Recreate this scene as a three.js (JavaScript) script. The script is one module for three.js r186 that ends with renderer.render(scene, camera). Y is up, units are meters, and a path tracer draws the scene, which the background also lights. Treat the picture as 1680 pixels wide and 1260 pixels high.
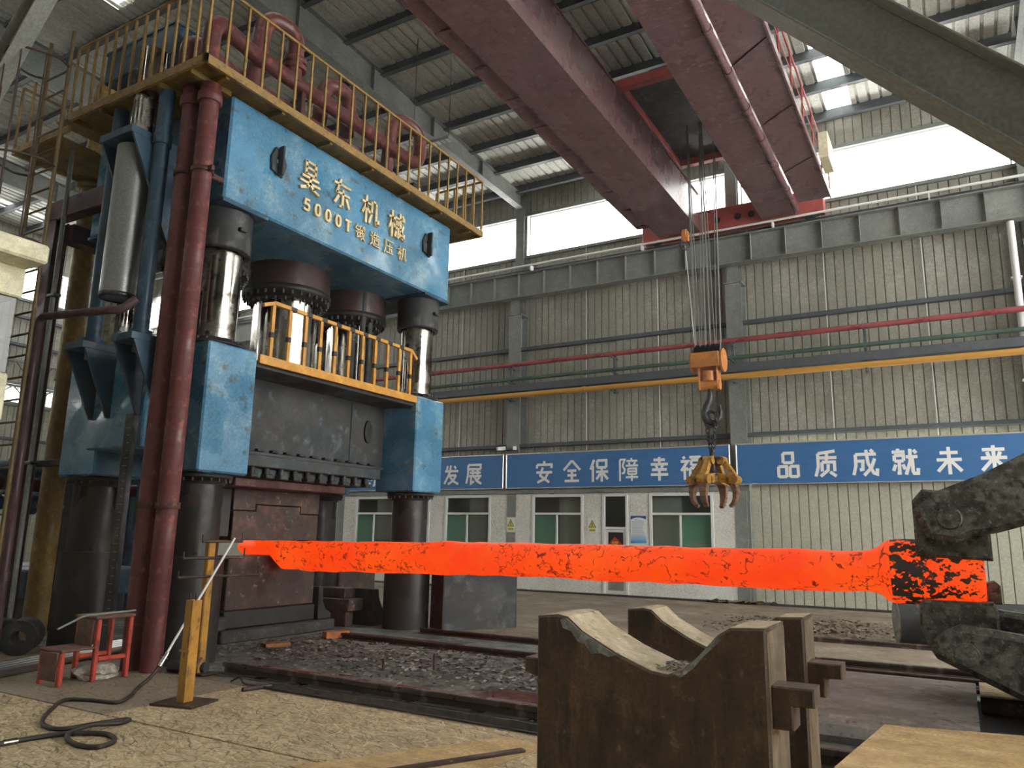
import * as THREE from 'three';
import { mergeGeometries } from 'three/addons/utils/BufferGeometryUtils.js';
import { FontLoader } from 'three/addons/loaders/FontLoader.js';
import { TextGeometry } from 'three/addons/geometries/TextGeometry.js';

// ---------------------------------------------------------------- camera, sky, exposure
const scene = new THREE.Scene();
const EYE = new THREE.Vector3(0, 1.7, 0);
const camera = new THREE.PerspectiveCamera(53.56, 1680 / 1260, 0.05, 200);
{
  const yaw = 0.528552, pitch = 0.196062, roll = 0.017753;
  const f = new THREE.Vector3(-Math.sin(yaw) * Math.cos(pitch), Math.sin(pitch), -Math.cos(yaw) * Math.cos(pitch));
  const r0 = new THREE.Vector3(Math.cos(yaw), 0, -Math.sin(yaw)), u0 = new THREE.Vector3().crossVectors(r0, f);
  const r = r0.clone().multiplyScalar(Math.cos(roll)).addScaledVector(u0, Math.sin(roll));
  const u = u0.clone().multiplyScalar(Math.cos(roll)).addScaledVector(r0, -Math.sin(roll));
  camera.position.copy(EYE);
  camera.quaternion.setFromRotationMatrix(new THREE.Matrix4().makeBasis(r, u, f.clone().negate()));
}
scene.background = new THREE.Color(1.0, 0.985, 0.95);       // an even overcast sky
scene.backgroundIntensity = 9;
scene.fog = new THREE.FogExp2(0xf2f0ea, 0.0009);
const renderer = new THREE.WebGLRenderer();
renderer.toneMapping = THREE.LinearToneMapping;
renderer.toneMappingExposure = 1.0;
renderer.shadowMap.enabled = true;

// ---------------------------------------------------------------- small tools
let seed = 20240611;
const rnd = () => { seed = (seed * 1664525 + 1013904223) >>> 0; return seed / 4294967296; };
const rr = (a, b) => a + (b - a) * rnd();
const V3 = (x, y, z) => new THREE.Vector3(x, y, z);
const taken = {};
function numbered(n) { taken[n] = (taken[n] ?? -1) + 1; return taken[n] ? n + '_' + String(taken[n]).padStart(3, '0') : n; }

// periodic value noise for textures that repeat without a seam
function lattice(n, s) { const a = new Float32Array(n * n); let q = s * 7919 + 17; for (let i = 0; i < a.length; i++) { q = (q * 1664525 + 1013904223) >>> 0; a[i] = q / 4294967296; } return a; }
function vnoise(n, s, ny = n) {
  const a = lattice(Math.max(n, ny), s), N = Math.max(n, ny);
  return (u, v) => {
    const x = u * n, y = v * ny, xi = Math.floor(x), yi = Math.floor(y); let fx = x - xi, fy = y - yi;
    fx = fx * fx * (3 - 2 * fx); fy = fy * fy * (3 - 2 * fy);
    const g = (i, j) => a[(((j % ny) + ny) % ny) * N + (((i % n) + n) % n)];
    return (g(xi, yi) * (1 - fx) + g(xi + 1, yi) * fx) * (1 - fy) + (g(xi, yi + 1) * (1 - fx) + g(xi + 1, yi + 1) * fx) * fy;
  };
}
function fbm(n, s, oct = 4, ny = n) { const L = []; for (let i = 0; i < oct; i++) L.push(vnoise(n << i, s + i * 31, ny << i)); let t = 0, w = 1; for (let i = 0; i < oct; i++) { t += w; w *= 0.55; } return (u, v) => { let a = 0, k = 1; for (const f of L) { a += f(u, v) * k; k *= 0.55; } return a / t; }; }
const sst = (a, b, x) => { const t = Math.min(1, Math.max(0, (x - a) / (b - a))); return t * t * (3 - 2 * t); };
const hex = (h) => [(h >> 16) & 255, (h >> 8) & 255, h & 255];
function dataTex(size, fn, srgb, sy = size) {
  const d = new Uint8Array(size * sy * 4);
  for (let j = 0; j < sy; j++) for (let i = 0; i < size; i++) { const c = fn(i / size, j / sy), k = (j * size + i) * 4; d[k] = c[0]; d[k + 1] = c[1]; d[k + 2] = c[2]; d[k + 3] = 255; }
  const t = new THREE.DataTexture(d, size, sy); t.wrapS = t.wrapT = THREE.RepeatWrapping; t.magFilter = t.minFilter = THREE.LinearFilter;
  if (srgb) t.colorSpace = THREE.SRGBColorSpace; t.needsUpdate = true; return t;
}
// worn paint / rusty plate: base colour, blotches of other colours (each with noise scale, threshold, softness), fine grain
const roughPool = [0.74, 0.5, 0.25].map((lo, i) => { const n = fbm(5, 61 + i, 5); return dataTex(256, (u, v) => { const r = 255 * (lo + (1 - lo) * sst(0.25, 0.75, n(u, v))); return [255, r, 255]; }, false); });
const bumpPool = [14, 9].map((f, i) => { const n = fbm(f, 91 + i, 4); return dataTex(256, (u, v) => { const x = 255 * n(u, v); return [x, x, x]; }, false); });
let ms = 1;
function worn(base, o = {}) {
  const { layers = [], vary = 0.12, grain = 0.05, tile = 2, size = 384, rough = 0.6, roughVar = 0.2, metal = 0, bump = 0.002, freq = 4, ny, mid = 0.25 } = o;
  const s = ms++ * 101, B = hex(base), n0 = fbm(freq, s, 6, ny ?? freq), n1 = vnoise(128, s + 5), n2 = fbm(22, s + 9, 4, ny ? ny * 5 : 22), Ls = layers.map(([c, f, th, soft, fy], i) => ({ c: hex(c), n: fbm(f, s + 40 + i * 9, 6, fy ?? f), th, soft }));
  const at = (u, v) => {
    const a = n0(u, v), g = n1(u, v), m2 = n2(u, v); let k = 1 + (a - 0.5) * 2 * vary + (g - 0.5) * 2 * grain + (m2 - 0.5) * mid, c = [B[0] * k, B[1] * k, B[2] * k];
    for (const L of Ls) { const w = 0.78 * sst(L.th - L.soft * 0.8 - 0.04, L.th + L.soft * 1.5, L.n(u, v) * 0.8 + m2 * 0.2) ; c = c.map((x, i) => x * (1 - w) + L.c[i] * (0.85 + 0.3 * g) * w); }
    return c.map((x) => Math.min(255, Math.max(0, x)));
  };
  const map = dataTex(size, at, true); map.repeat.set(1 / tile, 1 / tile);
  const m = new THREE.MeshStandardMaterial({ color: 0xffffff, map, roughness: 1, metalness: metal });
  const share = (t) => { const c = t.clone(); c.repeat.set(1 / tile, 1 / tile); c.needsUpdate = true; return c; };
  const lo = Math.max(0.05, rough - roughVar), hi = Math.min(1, rough + roughVar), ratio = lo / hi;
  m.roughnessMap = share(roughPool[ratio < 0.4 ? 2 : ratio < 0.65 ? 1 : 0]); m.roughness = hi;
  if (bump) { m.bumpMap = share(bumpPool[ms % 2]); m.bumpScale = bump; }
  return m;
}
const plain = (c, rough = 0.6, metal = 0, o = {}) => new THREE.MeshStandardMaterial({ color: c, roughness: rough, metalness: metal, ...o });

// ---------------------------------------------------------------- geometry
function fin(g) {        // non-indexed, with uv in metres by the dominant axis, unless the geometry brings its own
  const own = g.userData.ownUV; if (g.index) g = g.toNonIndexed();
  for (const k of Object.keys(g.attributes)) if (!['position', 'normal', 'uv'].includes(k)) g.deleteAttribute(k);
  if (!g.attributes.normal) g.computeVertexNormals();
  if (!own) {
    const p = g.attributes.position, uv = new Float32Array(p.count * 2), a = V3(), b = V3(), c = V3(), n = V3();
    for (let i = 0; i < p.count; i += 3) {
      a.fromBufferAttribute(p, i); b.fromBufferAttribute(p, i + 1); c.fromBufferAttribute(p, i + 2);
      n.crossVectors(b.clone().sub(a), c.clone().sub(a)); const x = Math.abs(n.x), y = Math.abs(n.y), z = Math.abs(n.z);
      [a, b, c].forEach((q, j) => { const [s, t] = y >= x && y >= z ? [q.x, q.z] : x >= z ? [q.z, q.y] : [q.x, q.y]; uv[(i + j) * 2] = s; uv[(i + j) * 2 + 1] = t; });
    }
    g.setAttribute('uv', new THREE.BufferAttribute(uv, 2));
  }
  return g;
}
const join = (gs) => mergeGeometries(gs.flat(9).map(fin), false);
// chamfered box from corner to corner
function box(x0, x1, y0, y1, z0, z1, c = 0.01) {
  const X = [Math.min(x0, x1), Math.max(x0, x1)], Y = [Math.min(y0, y1), Math.max(y0, y1)], Z = [Math.min(z0, z1), Math.max(z0, z1)];
  c = Math.min(c, (X[1] - X[0]) * 0.3, (Y[1] - Y[0]) * 0.3, (Z[1] - Z[0]) * 0.3);
  const P = [], add = (pts, n) => { const [a, b, d] = pts, k = V3().crossVectors(b.clone().sub(a), d.clone().sub(a)); const q = k.dot(n) < 0 ? pts.slice().reverse() : pts; for (let i = 1; i < q.length - 1; i++) P.push(q[0], q[i], q[i + 1]); };
  const A = [X, Y, Z], pt = (i, j, k, ax) => { const s = [i, j, k], r = [0, 1, 2].map((q) => A[q][s[q]] + (q === ax ? 0 : (s[q] ? -c : c))); return V3(...r); };
  for (let ax = 0; ax < 3; ax++) for (const s of [0, 1]) { const o = [0, 1, 2].filter((q) => q !== ax), f = (a, b) => { const t = []; t[ax] = s; t[o[0]] = a; t[o[1]] = b; return pt(...t, ax); }; const n = [0, 0, 0]; n[ax] = s ? 1 : -1; add([f(0, 0), f(1, 0), f(1, 1), f(0, 1)], V3(...n)); }
  for (let ax = 0; ax < 3; ax++) { const [p, q] = [0, 1, 2].filter((k) => k !== ax); for (const a of [0, 1]) for (const b of [0, 1]) { const f = (e, face) => { const t = []; t[ax] = e; t[p] = a; t[q] = b; return pt(...t, face); }; const n = [0, 0, 0]; n[p] = a ? 1 : -1; n[q] = b ? 1 : -1; add([f(0, p), f(1, p), f(1, q), f(0, q)], V3(...n)); } }
  for (const a of [0, 1]) for (const b of [0, 1]) for (const d of [0, 1]) add([pt(a, b, d, 0), pt(a, b, d, 1), pt(a, b, d, 2)], V3(a ? 1 : -1, b ? 1 : -1, d ? 1 : -1));
  const g = new THREE.BufferGeometry().setFromPoints(P); g.computeVertexNormals(); return g;
}
// a box round a centre, turned, for slanted things
function bar(p, q, w, h, roll = 0, c = 0.006) {
  const a = V3(...p), b = V3(...q), d = b.clone().sub(a), L = d.length(), g = box(-w / 2, w / 2, -h / 2, h / 2, -L / 2, L / 2, c);
  g.rotateZ(roll); const m = new THREE.Matrix4().lookAt(b, a, Math.abs(d.y) > 0.999 * L ? V3(1, 0, 0) : V3(0, 1, 0)); m.setPosition(a.add(b).multiplyScalar(0.5)); return g.applyMatrix4(m);
}
function cyl(p, q, r, seg = 24, r2 = r, open = false) {
  const a = V3(...p), b = V3(...q), d = b.clone().sub(a), L = d.length(), g = new THREE.CylinderGeometry(r2, r, L, seg, 1, open);
  g.applyQuaternion(new THREE.Quaternion().setFromUnitVectors(V3(0, 1, 0), d.normalize())); const c = a.add(b).multiplyScalar(0.5); return g.translate(c.x, c.y, c.z);
}
function pillar(x, z, y0, y1, r, seg = 40) {      // round column with unwrapped uv so that streaks run along it
  const g = new THREE.CylinderGeometry(r, r, y1 - y0, seg, 1), u = g.attributes.uv, p = g.attributes.position;
  for (let i = 0; i < u.count; i++) if (i < (seg + 1) * 2) u.setXY(i, u.getX(i) * 2 * Math.PI * r, p.getY(i)); else u.setXY(i, p.getX(i), p.getZ(i));
  g.userData.ownUV = true; return g.translate(x, (y0 + y1) / 2, z);
}
function lathe(x, z, prof, seg = 40) { return new THREE.LatheGeometry(prof.map(([r, y]) => new THREE.Vector2(r, y)), seg).translate(x, 0, z); }
// pipe along points with rounded bends
function pipe(pts, r, bend = 0.3, seg = 14) {
  const P = pts.map((p) => V3(...p)), path = new THREE.CurvePath(); let last = P[0];
  for (let i = 1; i < P.length; i++) {
    if (i === P.length - 1) { path.add(new THREE.LineCurve3(last, P[i])); break; }
    const a = P[i].clone().sub(P[i - 1]), b = P[i + 1].clone().sub(P[i]), k = Math.min(bend, a.length() * 0.49, b.length() * 0.49);
    const s = P[i].clone().addScaledVector(a.normalize(), -k), e = P[i].clone().addScaledVector(b.normalize(), k);
    path.add(new THREE.LineCurve3(last, s)); path.add(new THREE.QuadraticBezierCurve3(s, P[i], e)); last = e;
  }
  const gs = []; for (const c of path.curves) gs.push(new THREE.TubeGeometry(c, c.isLineCurve3 ? 1 : 8, r, seg, false));
  for (const [p, d] of [[P[0], P[0].clone().sub(P[1])], [P.at(-1), P.at(-1).clone().sub(P.at(-2))]]) { const g = new THREE.CircleGeometry(r, seg); g.applyQuaternion(new THREE.Quaternion().setFromUnitVectors(V3(0, 0, 1), d.normalize())); gs.push(g.translate(p.x, p.y, p.z)); }
  return gs;
}
const smoothTube = (pts, r, n = 80, seg = 10) => new THREE.TubeGeometry(new THREE.CatmullRomCurve3(pts.map((p) => V3(...p)), false, 'centripetal'), n, r, seg, false);
// flat outline given in two of the axes, pushed along the third from a to b
function slab(pts, axis, a, b, holes = [], bevel = 0) {
  const s = new THREE.Shape(pts.map((p) => new THREE.Vector2(...p))); for (const h of holes) s.holes.push(new THREE.Path(h.map((p) => new THREE.Vector2(...p))));
  const g = new THREE.ExtrudeGeometry(s, { depth: Math.abs(b - a) - 2 * bevel, bevelEnabled: bevel > 0, bevelSize: bevel, bevelThickness: bevel, bevelOffset: -bevel, bevelSegments: 1, curveSegments: 10 });
  g.translate(0, 0, bevel);
  if (axis === 'z') return g.translate(0, 0, Math.min(a, b));                       // pts = (x, y)
  if (axis === 'x') { g.applyMatrix4(new THREE.Matrix4().set(0, 0, 1, 0, 0, 1, 0, 0, -1, 0, 0, 0, 0, 0, 0, 1)); return g.translate(Math.min(a, b), 0, 0); }   // pts = (-z, y)
  g.rotateX(-Math.PI / 2); return g.translate(0, Math.min(a, b), 0);                // pts = (x, -z)
}
const ring = (n, f) => Array.from({ length: n }, (_, i) => f(i * 2 * Math.PI / n, i));
function at(o) { const p = V3(); let q = o; while (q && q !== scene) { p.add(q.position); q = q.parent; } return p; }
function mesh(name, gs, m, parent = scene, pos = null) {
  const g = join([gs]), base = parent === scene ? (pos ? V3(...pos) : V3()) : at(parent); g.translate(-base.x, -base.y, -base.z);
  const o = new THREE.Mesh(g, m); o.name = parent === scene ? numbered(name) : name; o.castShadow = o.receiveShadow = true; if (parent === scene) o.position.copy(base); parent.add(o); return o;
}
function tag(o, label, category, group, kind) { Object.assign(o.userData, { label, category }); if (group) o.userData.group = group; if (kind) o.userData.kind = kind; return o; }
function thing(name, label, category, pos, group) { const o = new THREE.Group(); o.name = numbered(name); o.position.set(...pos); scene.add(o); return tag(o, label, category, group); }
const struct = (name, gs, m, parent = scene, pos) => { const o = mesh(name, gs, m, parent, pos); if (parent === scene) o.userData.kind = 'structure'; return o; };
const stuff = (o) => { o.userData.kind = 'stuff'; return o; };
const hexBolt = (x, y, z, r, h, ax = 1) => { const g = new THREE.CylinderGeometry(r, r, h, 6); if (ax === 0) g.rotateZ(Math.PI / 2); if (ax === 2) g.rotateX(Math.PI / 2); return g.translate(x, y, z); };

// ---------------------------------------------------------------- materials
const M = {};
M.blue = worn(0x4c84a6, { mid: 0.12, layers: [[0x39667f, 3, 0.52, 0.2], [0x88a3ad, 7, 0.6, 0.14], [0x4a4a44, 16, 0.7, 0.07]], vary: 0.1, rough: 0.34, roughVar: 0.17, bump: 0.002, tile: 2.6 });
M.blueDull = worn(0x264a60, { layers: [[0x24343f, 3, 0.5, 0.2], [0x4e7690, 9, 0.66, 0.1], [0x2b2a28, 12, 0.66, 0.08]], rough: 0.5, tile: 2.2, bump: 0.003 });
M.blueDark = worn(0x2a363c, { layers: [[0x39342e, 3, 0.48, 0.2], [0x56656a, 12, 0.66, 0.1]], rough: 0.6, tile: 2 });
M.red = worn(0x582c2b, { layers: [[0x5a2a28, 3, 0.55, 0.2], [0x8f5148, 12, 0.64, 0.1], [0x3d2320, 16, 0.72, 0.08]], rough: 0.58, tile: 1.2, bump: 0.001 });
M.redOxide = worn(0x482725, { layers: [[0x3d2622, 4, 0.48, 0.2], [0x8a5a48, 12, 0.68, 0.1]], rough: 0.7, tile: 1.2 });
M.yellow = worn(0x977a3d, { layers: [[0x84683a, 4, 0.5, 0.2], [0x57482f, 14, 0.64, 0.1]], rough: 0.55, tile: 1.0, bump: 0.001 });
M.yellowPipe = worn(0x7f6a30, { layers: [[0x6a5426, 4, 0.5, 0.2], [0xa98d3c, 9, 0.66, 0.1], [0x4a3c20, 12, 0.68, 0.08]], rough: 0.55, tile: 1.2 });
M.orange = worn(0xc8913c, { layers: [[0xa3752f, 4, 0.55, 0.2]], rough: 0.5, tile: 0.8, bump: 0 });
M.maroon = worn(0x6f5356, { layers: [[0x654a4e, 5, 0.5, 0.3, 30], [0x8a6a66, 20, 0.6, 0.15, 40]], rough: 0.26, roughVar: 0.08, tile: 2.4, bump: 0.0005, mid: 0.12 });
M.craneRed = worn(0xa54c48, { layers: [[0x8b3c3a, 4, 0.55, 0.2]], rough: 0.5, tile: 1.5, bump: 0 });
M.steelGrey = worn(0x858983, { layers: [[0x626864, 3, 0.5, 0.25], [0x878c86, 12, 0.68, 0.1]], rough: 0.55, roughVar: 0.1, vary: 0.06, tile: 2.5, bump: 0.001 });
M.purlin = worn(0x4a5054, { layers: [[0x4f575a, 3, 0.5, 0.25]], rough: 0.5, vary: 0.06, tile: 2.5, bump: 0 });
M.roofSheet = worn(0xc6c8be, { mid: 0.08, layers: [[0xb4b7ac, 3, 0.5, 0.3]], rough: 0.5, vary: 0.06, tile: 4, bump: 0 });
M.wallSheet = worn(0x929284, { mid: 0.08, layers: [[0x84837a, 3, 0.5, 0.3], [0xa3a298, 8, 0.62, 0.15]], rough: 0.55, vary: 0.06, tile: 4, bump: 0 });
M.wallLow = worn(0xacad9c, { mid: 0.06, layers: [[0xa3a392, 3, 0.5, 0.3]], rough: 0.5, vary: 0.05, tile: 4, bump: 0 });
M.plaster = worn(0xd7d7cf, { layers: [[0xc3c2b8, 4, 0.55, 0.2], [0xb0aea4, 16, 0.74, 0.08]], rough: 0.85, mid: 0.05, vary: 0.03, tile: 3, bump: 0.001 });
M.trim = plain(0xd8dad6, 0.5);
M.chrome = worn(0xa09e97, { layers: [[0x5d564a, 7, 0.6, 0.1, 9], [0x2f2a23, 16, 0.68, 0.06, 18]], metal: 1, rough: 0.2, roughVar: 0.12, tile: 2, bump: 0, size: 512 });
M.chromeClean = worn(0xaaa8a2, { layers: [[0x7d776a, 9, 0.66, 0.1]], metal: 1, mid: 0.04, vary: 0.03, rough: 0.2, roughVar: 0.1, tile: 2, bump: 0 });
M.greyCylinder = worn(0x858785, { layers: [[0x767976, 14, 0.52, 0.3, 2]], metal: 0.7, rough: 0.42, roughVar: 0.08, tile: 1.6, bump: 0, mid: 0.06, vary: 0.05 });
M.black = worn(0x22211f, { layers: [[0x3d3a35, 6, 0.55, 0.15], [0x201e1c, 3, 0.5, 0.2]], rough: 0.5, roughVar: 0.2, tile: 1.5 });
M.blackOil = worn(0x2a2927, { layers: [[0x55524b, 8, 0.62, 0.1, 2], [0x1c1b1a, 5, 0.5, 0.15, 2], [0x4a3128, 6, 0.66, 0.1]], rough: 0.35, roughVar: 0.2, metal: 0.3, tile: 1.6 });
M.rust = worn(0x3d302c, { layers: [[0x3d332e, 3, 0.5, 0.2], [0x6b4d40, 7, 0.6, 0.12], [0x8b7e74, 24, 0.72, 0.05]], rough: 0.6, roughVar: 0.2, metal: 0.2, tile: 1.8, bump: 0.004 });
M.ashDark = worn(0x302f2d, { layers: [[0x2b2a29, 4, 0.5, 0.2], [0x5a5651, 20, 0.66, 0.08]], rough: 0.85, tile: 1.2, bump: 0.006 });
M.darkSteel = worn(0x36383a, { layers: [[0x2c2d2d, 3, 0.5, 0.2], [0x595a57, 9, 0.64, 0.1]], rough: 0.5, metal: 0.3, tile: 1.6 });
M.glass = new THREE.MeshPhysicalMaterial({ color: 0xffffff, roughness: 0, metalness: 0, transmission: 1, thickness: 0, ior: 1.5 });
M.cream = worn(0xd9d4b4, { layers: [[0xc2bd9c, 4, 0.56, 0.2]], rough: 0.5, tile: 1.4, vary: 0.04, bump: 0 });

// ================================================================ the hall
const XW = -34, XE = 14, ZN = -22.6, ZS = 14, ROWS = [-35.3, -27.8, -20.3, -12.8, -5.3, 2.2, 9.7];
const roofY = (z) => z < -4 ? 14.05 + (z + 22.6) * 0.045 : 14.05 + 18.6 * 0.045 - (z + 4) * 0.045;
// ribbed sheet in a plane: runs along 'a' (ribs spaced there), extends along 'b'; place(a, b, h) -> point
function ribbed(a0, a1, b0, b1, place, pitch = 0.25, h = 0.03, flip = false, groove = [0.86, 0.9, 0.96]) {
  const A = []; const n0 = Math.floor(a0 / pitch) - 1, n1 = Math.ceil(a1 / pitch) + 1;
  for (let i = n0; i <= n1; i++) for (const [f, k] of [[0, 1], [groove[0], 1], [groove[1], 0], [groove[2], 0]]) { const a = (i + f) * pitch; if (a > a0 && a < a1) A.push([a, k * h]); }
  A.unshift([a0, h]); A.push([a1, h]);
  const P = []; for (let i = 0; i < A.length - 1; i++) { const [p, hp] = A[i], [q, hq] = A[i + 1]; const a = place(p, b0, hp), b = place(q, b0, hq), c = place(q, b1, hq), d = place(p, b1, hp); flip ? P.push(a, c, b, a, d, c) : P.push(a, b, c, a, c, d); }
  const g = new THREE.BufferGeometry().setFromPoints(P); g.computeVertexNormals(); return g;
}
M.floor = worn(0x7a6f62, { layers: [[0x5d544a, 4, 0.48, 0.2], [0x968a79, 8, 0.6, 0.15], [0x3f3933, 20, 0.68, 0.08]], rough: 0.8, tile: 6, size: 768, bump: 0.006, grain: 0.08 });
// dusty floor plates covered in small scuffs and chips lying every way: thousands of short strokes
function scuffed(base, tones, n, tile, side) {
  const c = document.createElement('canvas'); c.width = c.height = side; const g = c.getContext('2d'); g.fillStyle = base; g.fillRect(0, 0, side, side); g.lineCap = 'round'; const px = side / tile;
  const put = (x, y, f) => { for (const dx of [-side, 0, side]) for (const dy of [-side, 0, side]) if (Math.abs(x + dx - side / 2) < side * 0.62 && Math.abs(y + dy - side / 2) < side * 0.62) f(x + dx, y + dy); };
  for (let i = 0; i < 420; i++) { const x = rnd() * side, y = rnd() * side, r = rr(0.1, 0.5) * px, t = tones[Math.floor(rnd() * tones.length)], sx = rr(0.5, 1), an = rnd() * 3.14; put(x, y, (X, Y) => { g.globalAlpha = 0.09; g.fillStyle = t; g.beginPath(); g.ellipse(X, Y, r, r * sx, an, 0, 6.2832); g.fill(); }); }
  for (let i = 0; i < n; i++) { const x = rnd() * side, y = rnd() * side, a = (rnd() + rnd() - 1) * 1.5, L = rr(0.015, 0.1) * px, w = rr(0.004, 0.018) * px, t = tones[Math.floor(rnd() * tones.length)], al = rr(0.2, 0.7), k = (rnd() - 0.5) * L * 0.5; put(x, y, (X, Y) => { g.globalAlpha = al; g.strokeStyle = t; g.lineWidth = w; g.beginPath(); g.moveTo(X - Math.cos(a) * L, Y - Math.sin(a) * L); g.quadraticCurveTo(X - Math.sin(a) * k, Y + Math.cos(a) * k, X + Math.cos(a) * L, Y + Math.sin(a) * L); g.stroke(); }); }
  const t = new THREE.CanvasTexture(c); t.colorSpace = THREE.SRGBColorSpace; t.wrapS = t.wrapT = THREE.RepeatWrapping; t.repeat.set(1 / tile, 1 / tile); t.rotation = 0.3;
  const bt = bumpPool[0].clone(); bt.repeat.set(0.5, 0.5); bt.needsUpdate = true;
  return new THREE.MeshStandardMaterial({ map: t, roughness: 0.75, bumpMap: bt, bumpScale: 0.003 });
}
M.tan = scuffed('#b5a27f', ['#97845f', '#d6c39e', '#6f5f47', '#cdb891', '#a08c69', '#e2d0ad', '#857354', '#4e4333'], 26000, 5.2, 1536);
M.greyPlate = scuffed('#857a68', ['#6b6254', '#9c907c', '#5a5247', '#8f8370', '#a3977f', '#494238'], 8000, 5.2, 1024);
M.scale = worn(0x626862, { layers: [[0x474d4a, 5, 0.48, 0.2], [0x868b84, 26, 0.58, 0.1], [0x2c3031, 14, 0.64, 0.08]], rough: 0.8, tile: 3.5, size: 768, bump: 0.02, grain: 0.12 });
M.brownFloor = worn(0x8a7c6a, { layers: [[0x6d6153, 4, 0.5, 0.2], [0xa39684, 9, 0.62, 0.12], [0x4e463d, 24, 0.7, 0.06]], rough: 0.75, tile: 5, size: 768, bump: 0.005, grain: 0.08 });

const floor = struct('floor', [box(XW - 1, XE + 1, -0.4, -0.16, ZN - 1, ZS + 1, 0), box(XW - 1, XE + 1, -0.16, -0.012, ZN - 1, -6.6, 0), box(XW - 1, XE + 1, -0.16, -0.012, -6.27, ZS + 1, 0), box(XW - 1, -7.0, -0.16, -0.012, -6.6, -6.27, 0)], M.floor);
struct('floor_surface', box(XW, XE, -0.012, 0, -22, -11.9, 0.002), M.brownFloor, floor);
struct('floor_surface', box(XW, XE, -0.012, 0, -11.88, -6.6, 0.002), M.scale, floor);
for (const [x0, x1] of [[-20, -11.02], [-11, -7.02], [-7.0, -2.22], [-2.2, 2.18]]) for (const [z0, z1, y] of [[-6.25, -4.62, 0.004], [-4.6, -2.42, 0.001], [-2.4, 2, 0.003]]) struct('plate', box(x0, x1, -0.012, y + 0.004, z0, z1, 0.004), x1 < -7 && z1 < -4 ? M.greyPlate : M.tan, floor);

// long wall beside the office: siding, clerestory openings, upper siding
const wn = struct('wall_north', [
  ribbed(XW, XE, 4.2, 11.46, (a, b, h) => V3(a, b, ZN + h)), box(XW, XE, 4.2, 11.46, ZN - 0.08, ZN - 0.002, 0),
  ribbed(XW, XE, 13.05, 14.3, (a, b, h) => V3(a, b, ZN + h)), box(XW, XE, 13.05, 14.3, ZN - 0.08, ZN - 0.002, 0)], M.wallSheet);
struct('trim', [box(XW, XE, 11.40, 11.5, ZN, ZN + 0.12), box(XW, XE, 13.0, 13.12, ZN, ZN + 0.14)], M.steelGrey, wn);
for (const x of ROWS.slice(1, 6)) for (const d of [2.5, 5]) struct('sag_rod', cyl([x + d, 4.4, ZN + 0.1], [x + d, 11.4, ZN + 0.1], 0.012, 6), M.trim, wn);
struct('wall_low_panel', [ribbed(-5.0, XE, 0, 4.3, (a, b, h) => V3(a, b, -22.12 + h)), box(-5.0, XE, 0, 4.3, -22.2, -22.121, 0)], M.wallLow, wn);
struct('wall_low_back', box(XW, -5, 0, 4.3, -22.68, -22.6, 0), M.wallLow, wn);
for (let i = 0; i < ROWS.length - 1; i++) {
  const x0 = Math.max(XW, ROWS[i] + 0.22), x1 = ROWS[i + 1] - 0.22;
  const w = struct('window_' + (i + 1), [box(x0, x1, 11.5, 11.56, ZN - 0.07, ZN - 0.01), box(x0, x1, 12.98, 13.04, ZN - 0.07, ZN - 0.01), box(x0, x0 + 0.05, 11.56, 12.98, ZN - 0.07, ZN - 0.01), box(x1 - 0.05, x1, 11.56, 12.98, ZN - 0.07, ZN - 0.01)], M.trim);
  struct('pane', new THREE.PlaneGeometry(x1 - x0 - 0.1, 1.42).translate((x0 + x1) / 2, 12.27, ZN - 0.04), M.glass, w);
}
for (let i = 0; i < 2; i++) struct('girt_' + (i + 1), box(XW, XE, [4.62, 8.0, 6.0][i], [4.74, 8.12, 6.06][i], ZN + 0.03, ZN + 0.2), M.purlin);

// end wall far to the left
const we = struct('wall_west', [
  [[0, 6.7], [7.5, 11.22], [12.8, 16]].map(([y0, y1]) => [ribbed(-22.6, ZS, y0, y1, (a, b, h) => V3(XW + h, b, a), 0.25, 0.03, true), box(XW - 0.08, XW - 0.002, y0, y1, -22.6, ZS, 0)])], M.wallSheet);
struct('trim', [[6.7, 7.5, 11.22, 12.8].map((y) => box(XW, XW + 0.15, y - 0.06, y + 0.06, ZN, ZS))], M.steelGrey, we);
struct('girt', [9.2, 10.4, 5.2].map((y) => box(XW + 0.03, XW + 0.2, y, y + 0.12, ZN, ZS)), M.purlin, we);
const trussBits = []; for (let z = -22; z < 6; z += 1.6) trussBits.push(bar([XW + 0.4, 7.6, z], [XW + 0.4, 8.5, z + 0.8], 0.07, 0.07), bar([XW + 0.4, 8.5, z + 0.8], [XW + 0.4, 7.6, z + 1.6], 0.07, 0.07), bar([XW + 0.4, 6.75, z], [XW + 0.4, 7.45, z + 0.8], 0.05, 0.05), bar([XW + 0.4, 7.45, z + 0.8], [XW + 0.4, 6.75, z + 1.6], 0.05, 0.05));
trussBits.push(box(XW + 0.34, XW + 0.46, 7.5, 7.62, -22, 7), box(XW + 0.34, XW + 0.46, 8.45, 8.57, -22, 7), box(XW + 0.34, XW + 0.46, 6.66, 6.76, -22, 7));
struct('trim_1', trussBits, M.steelGrey);
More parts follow.
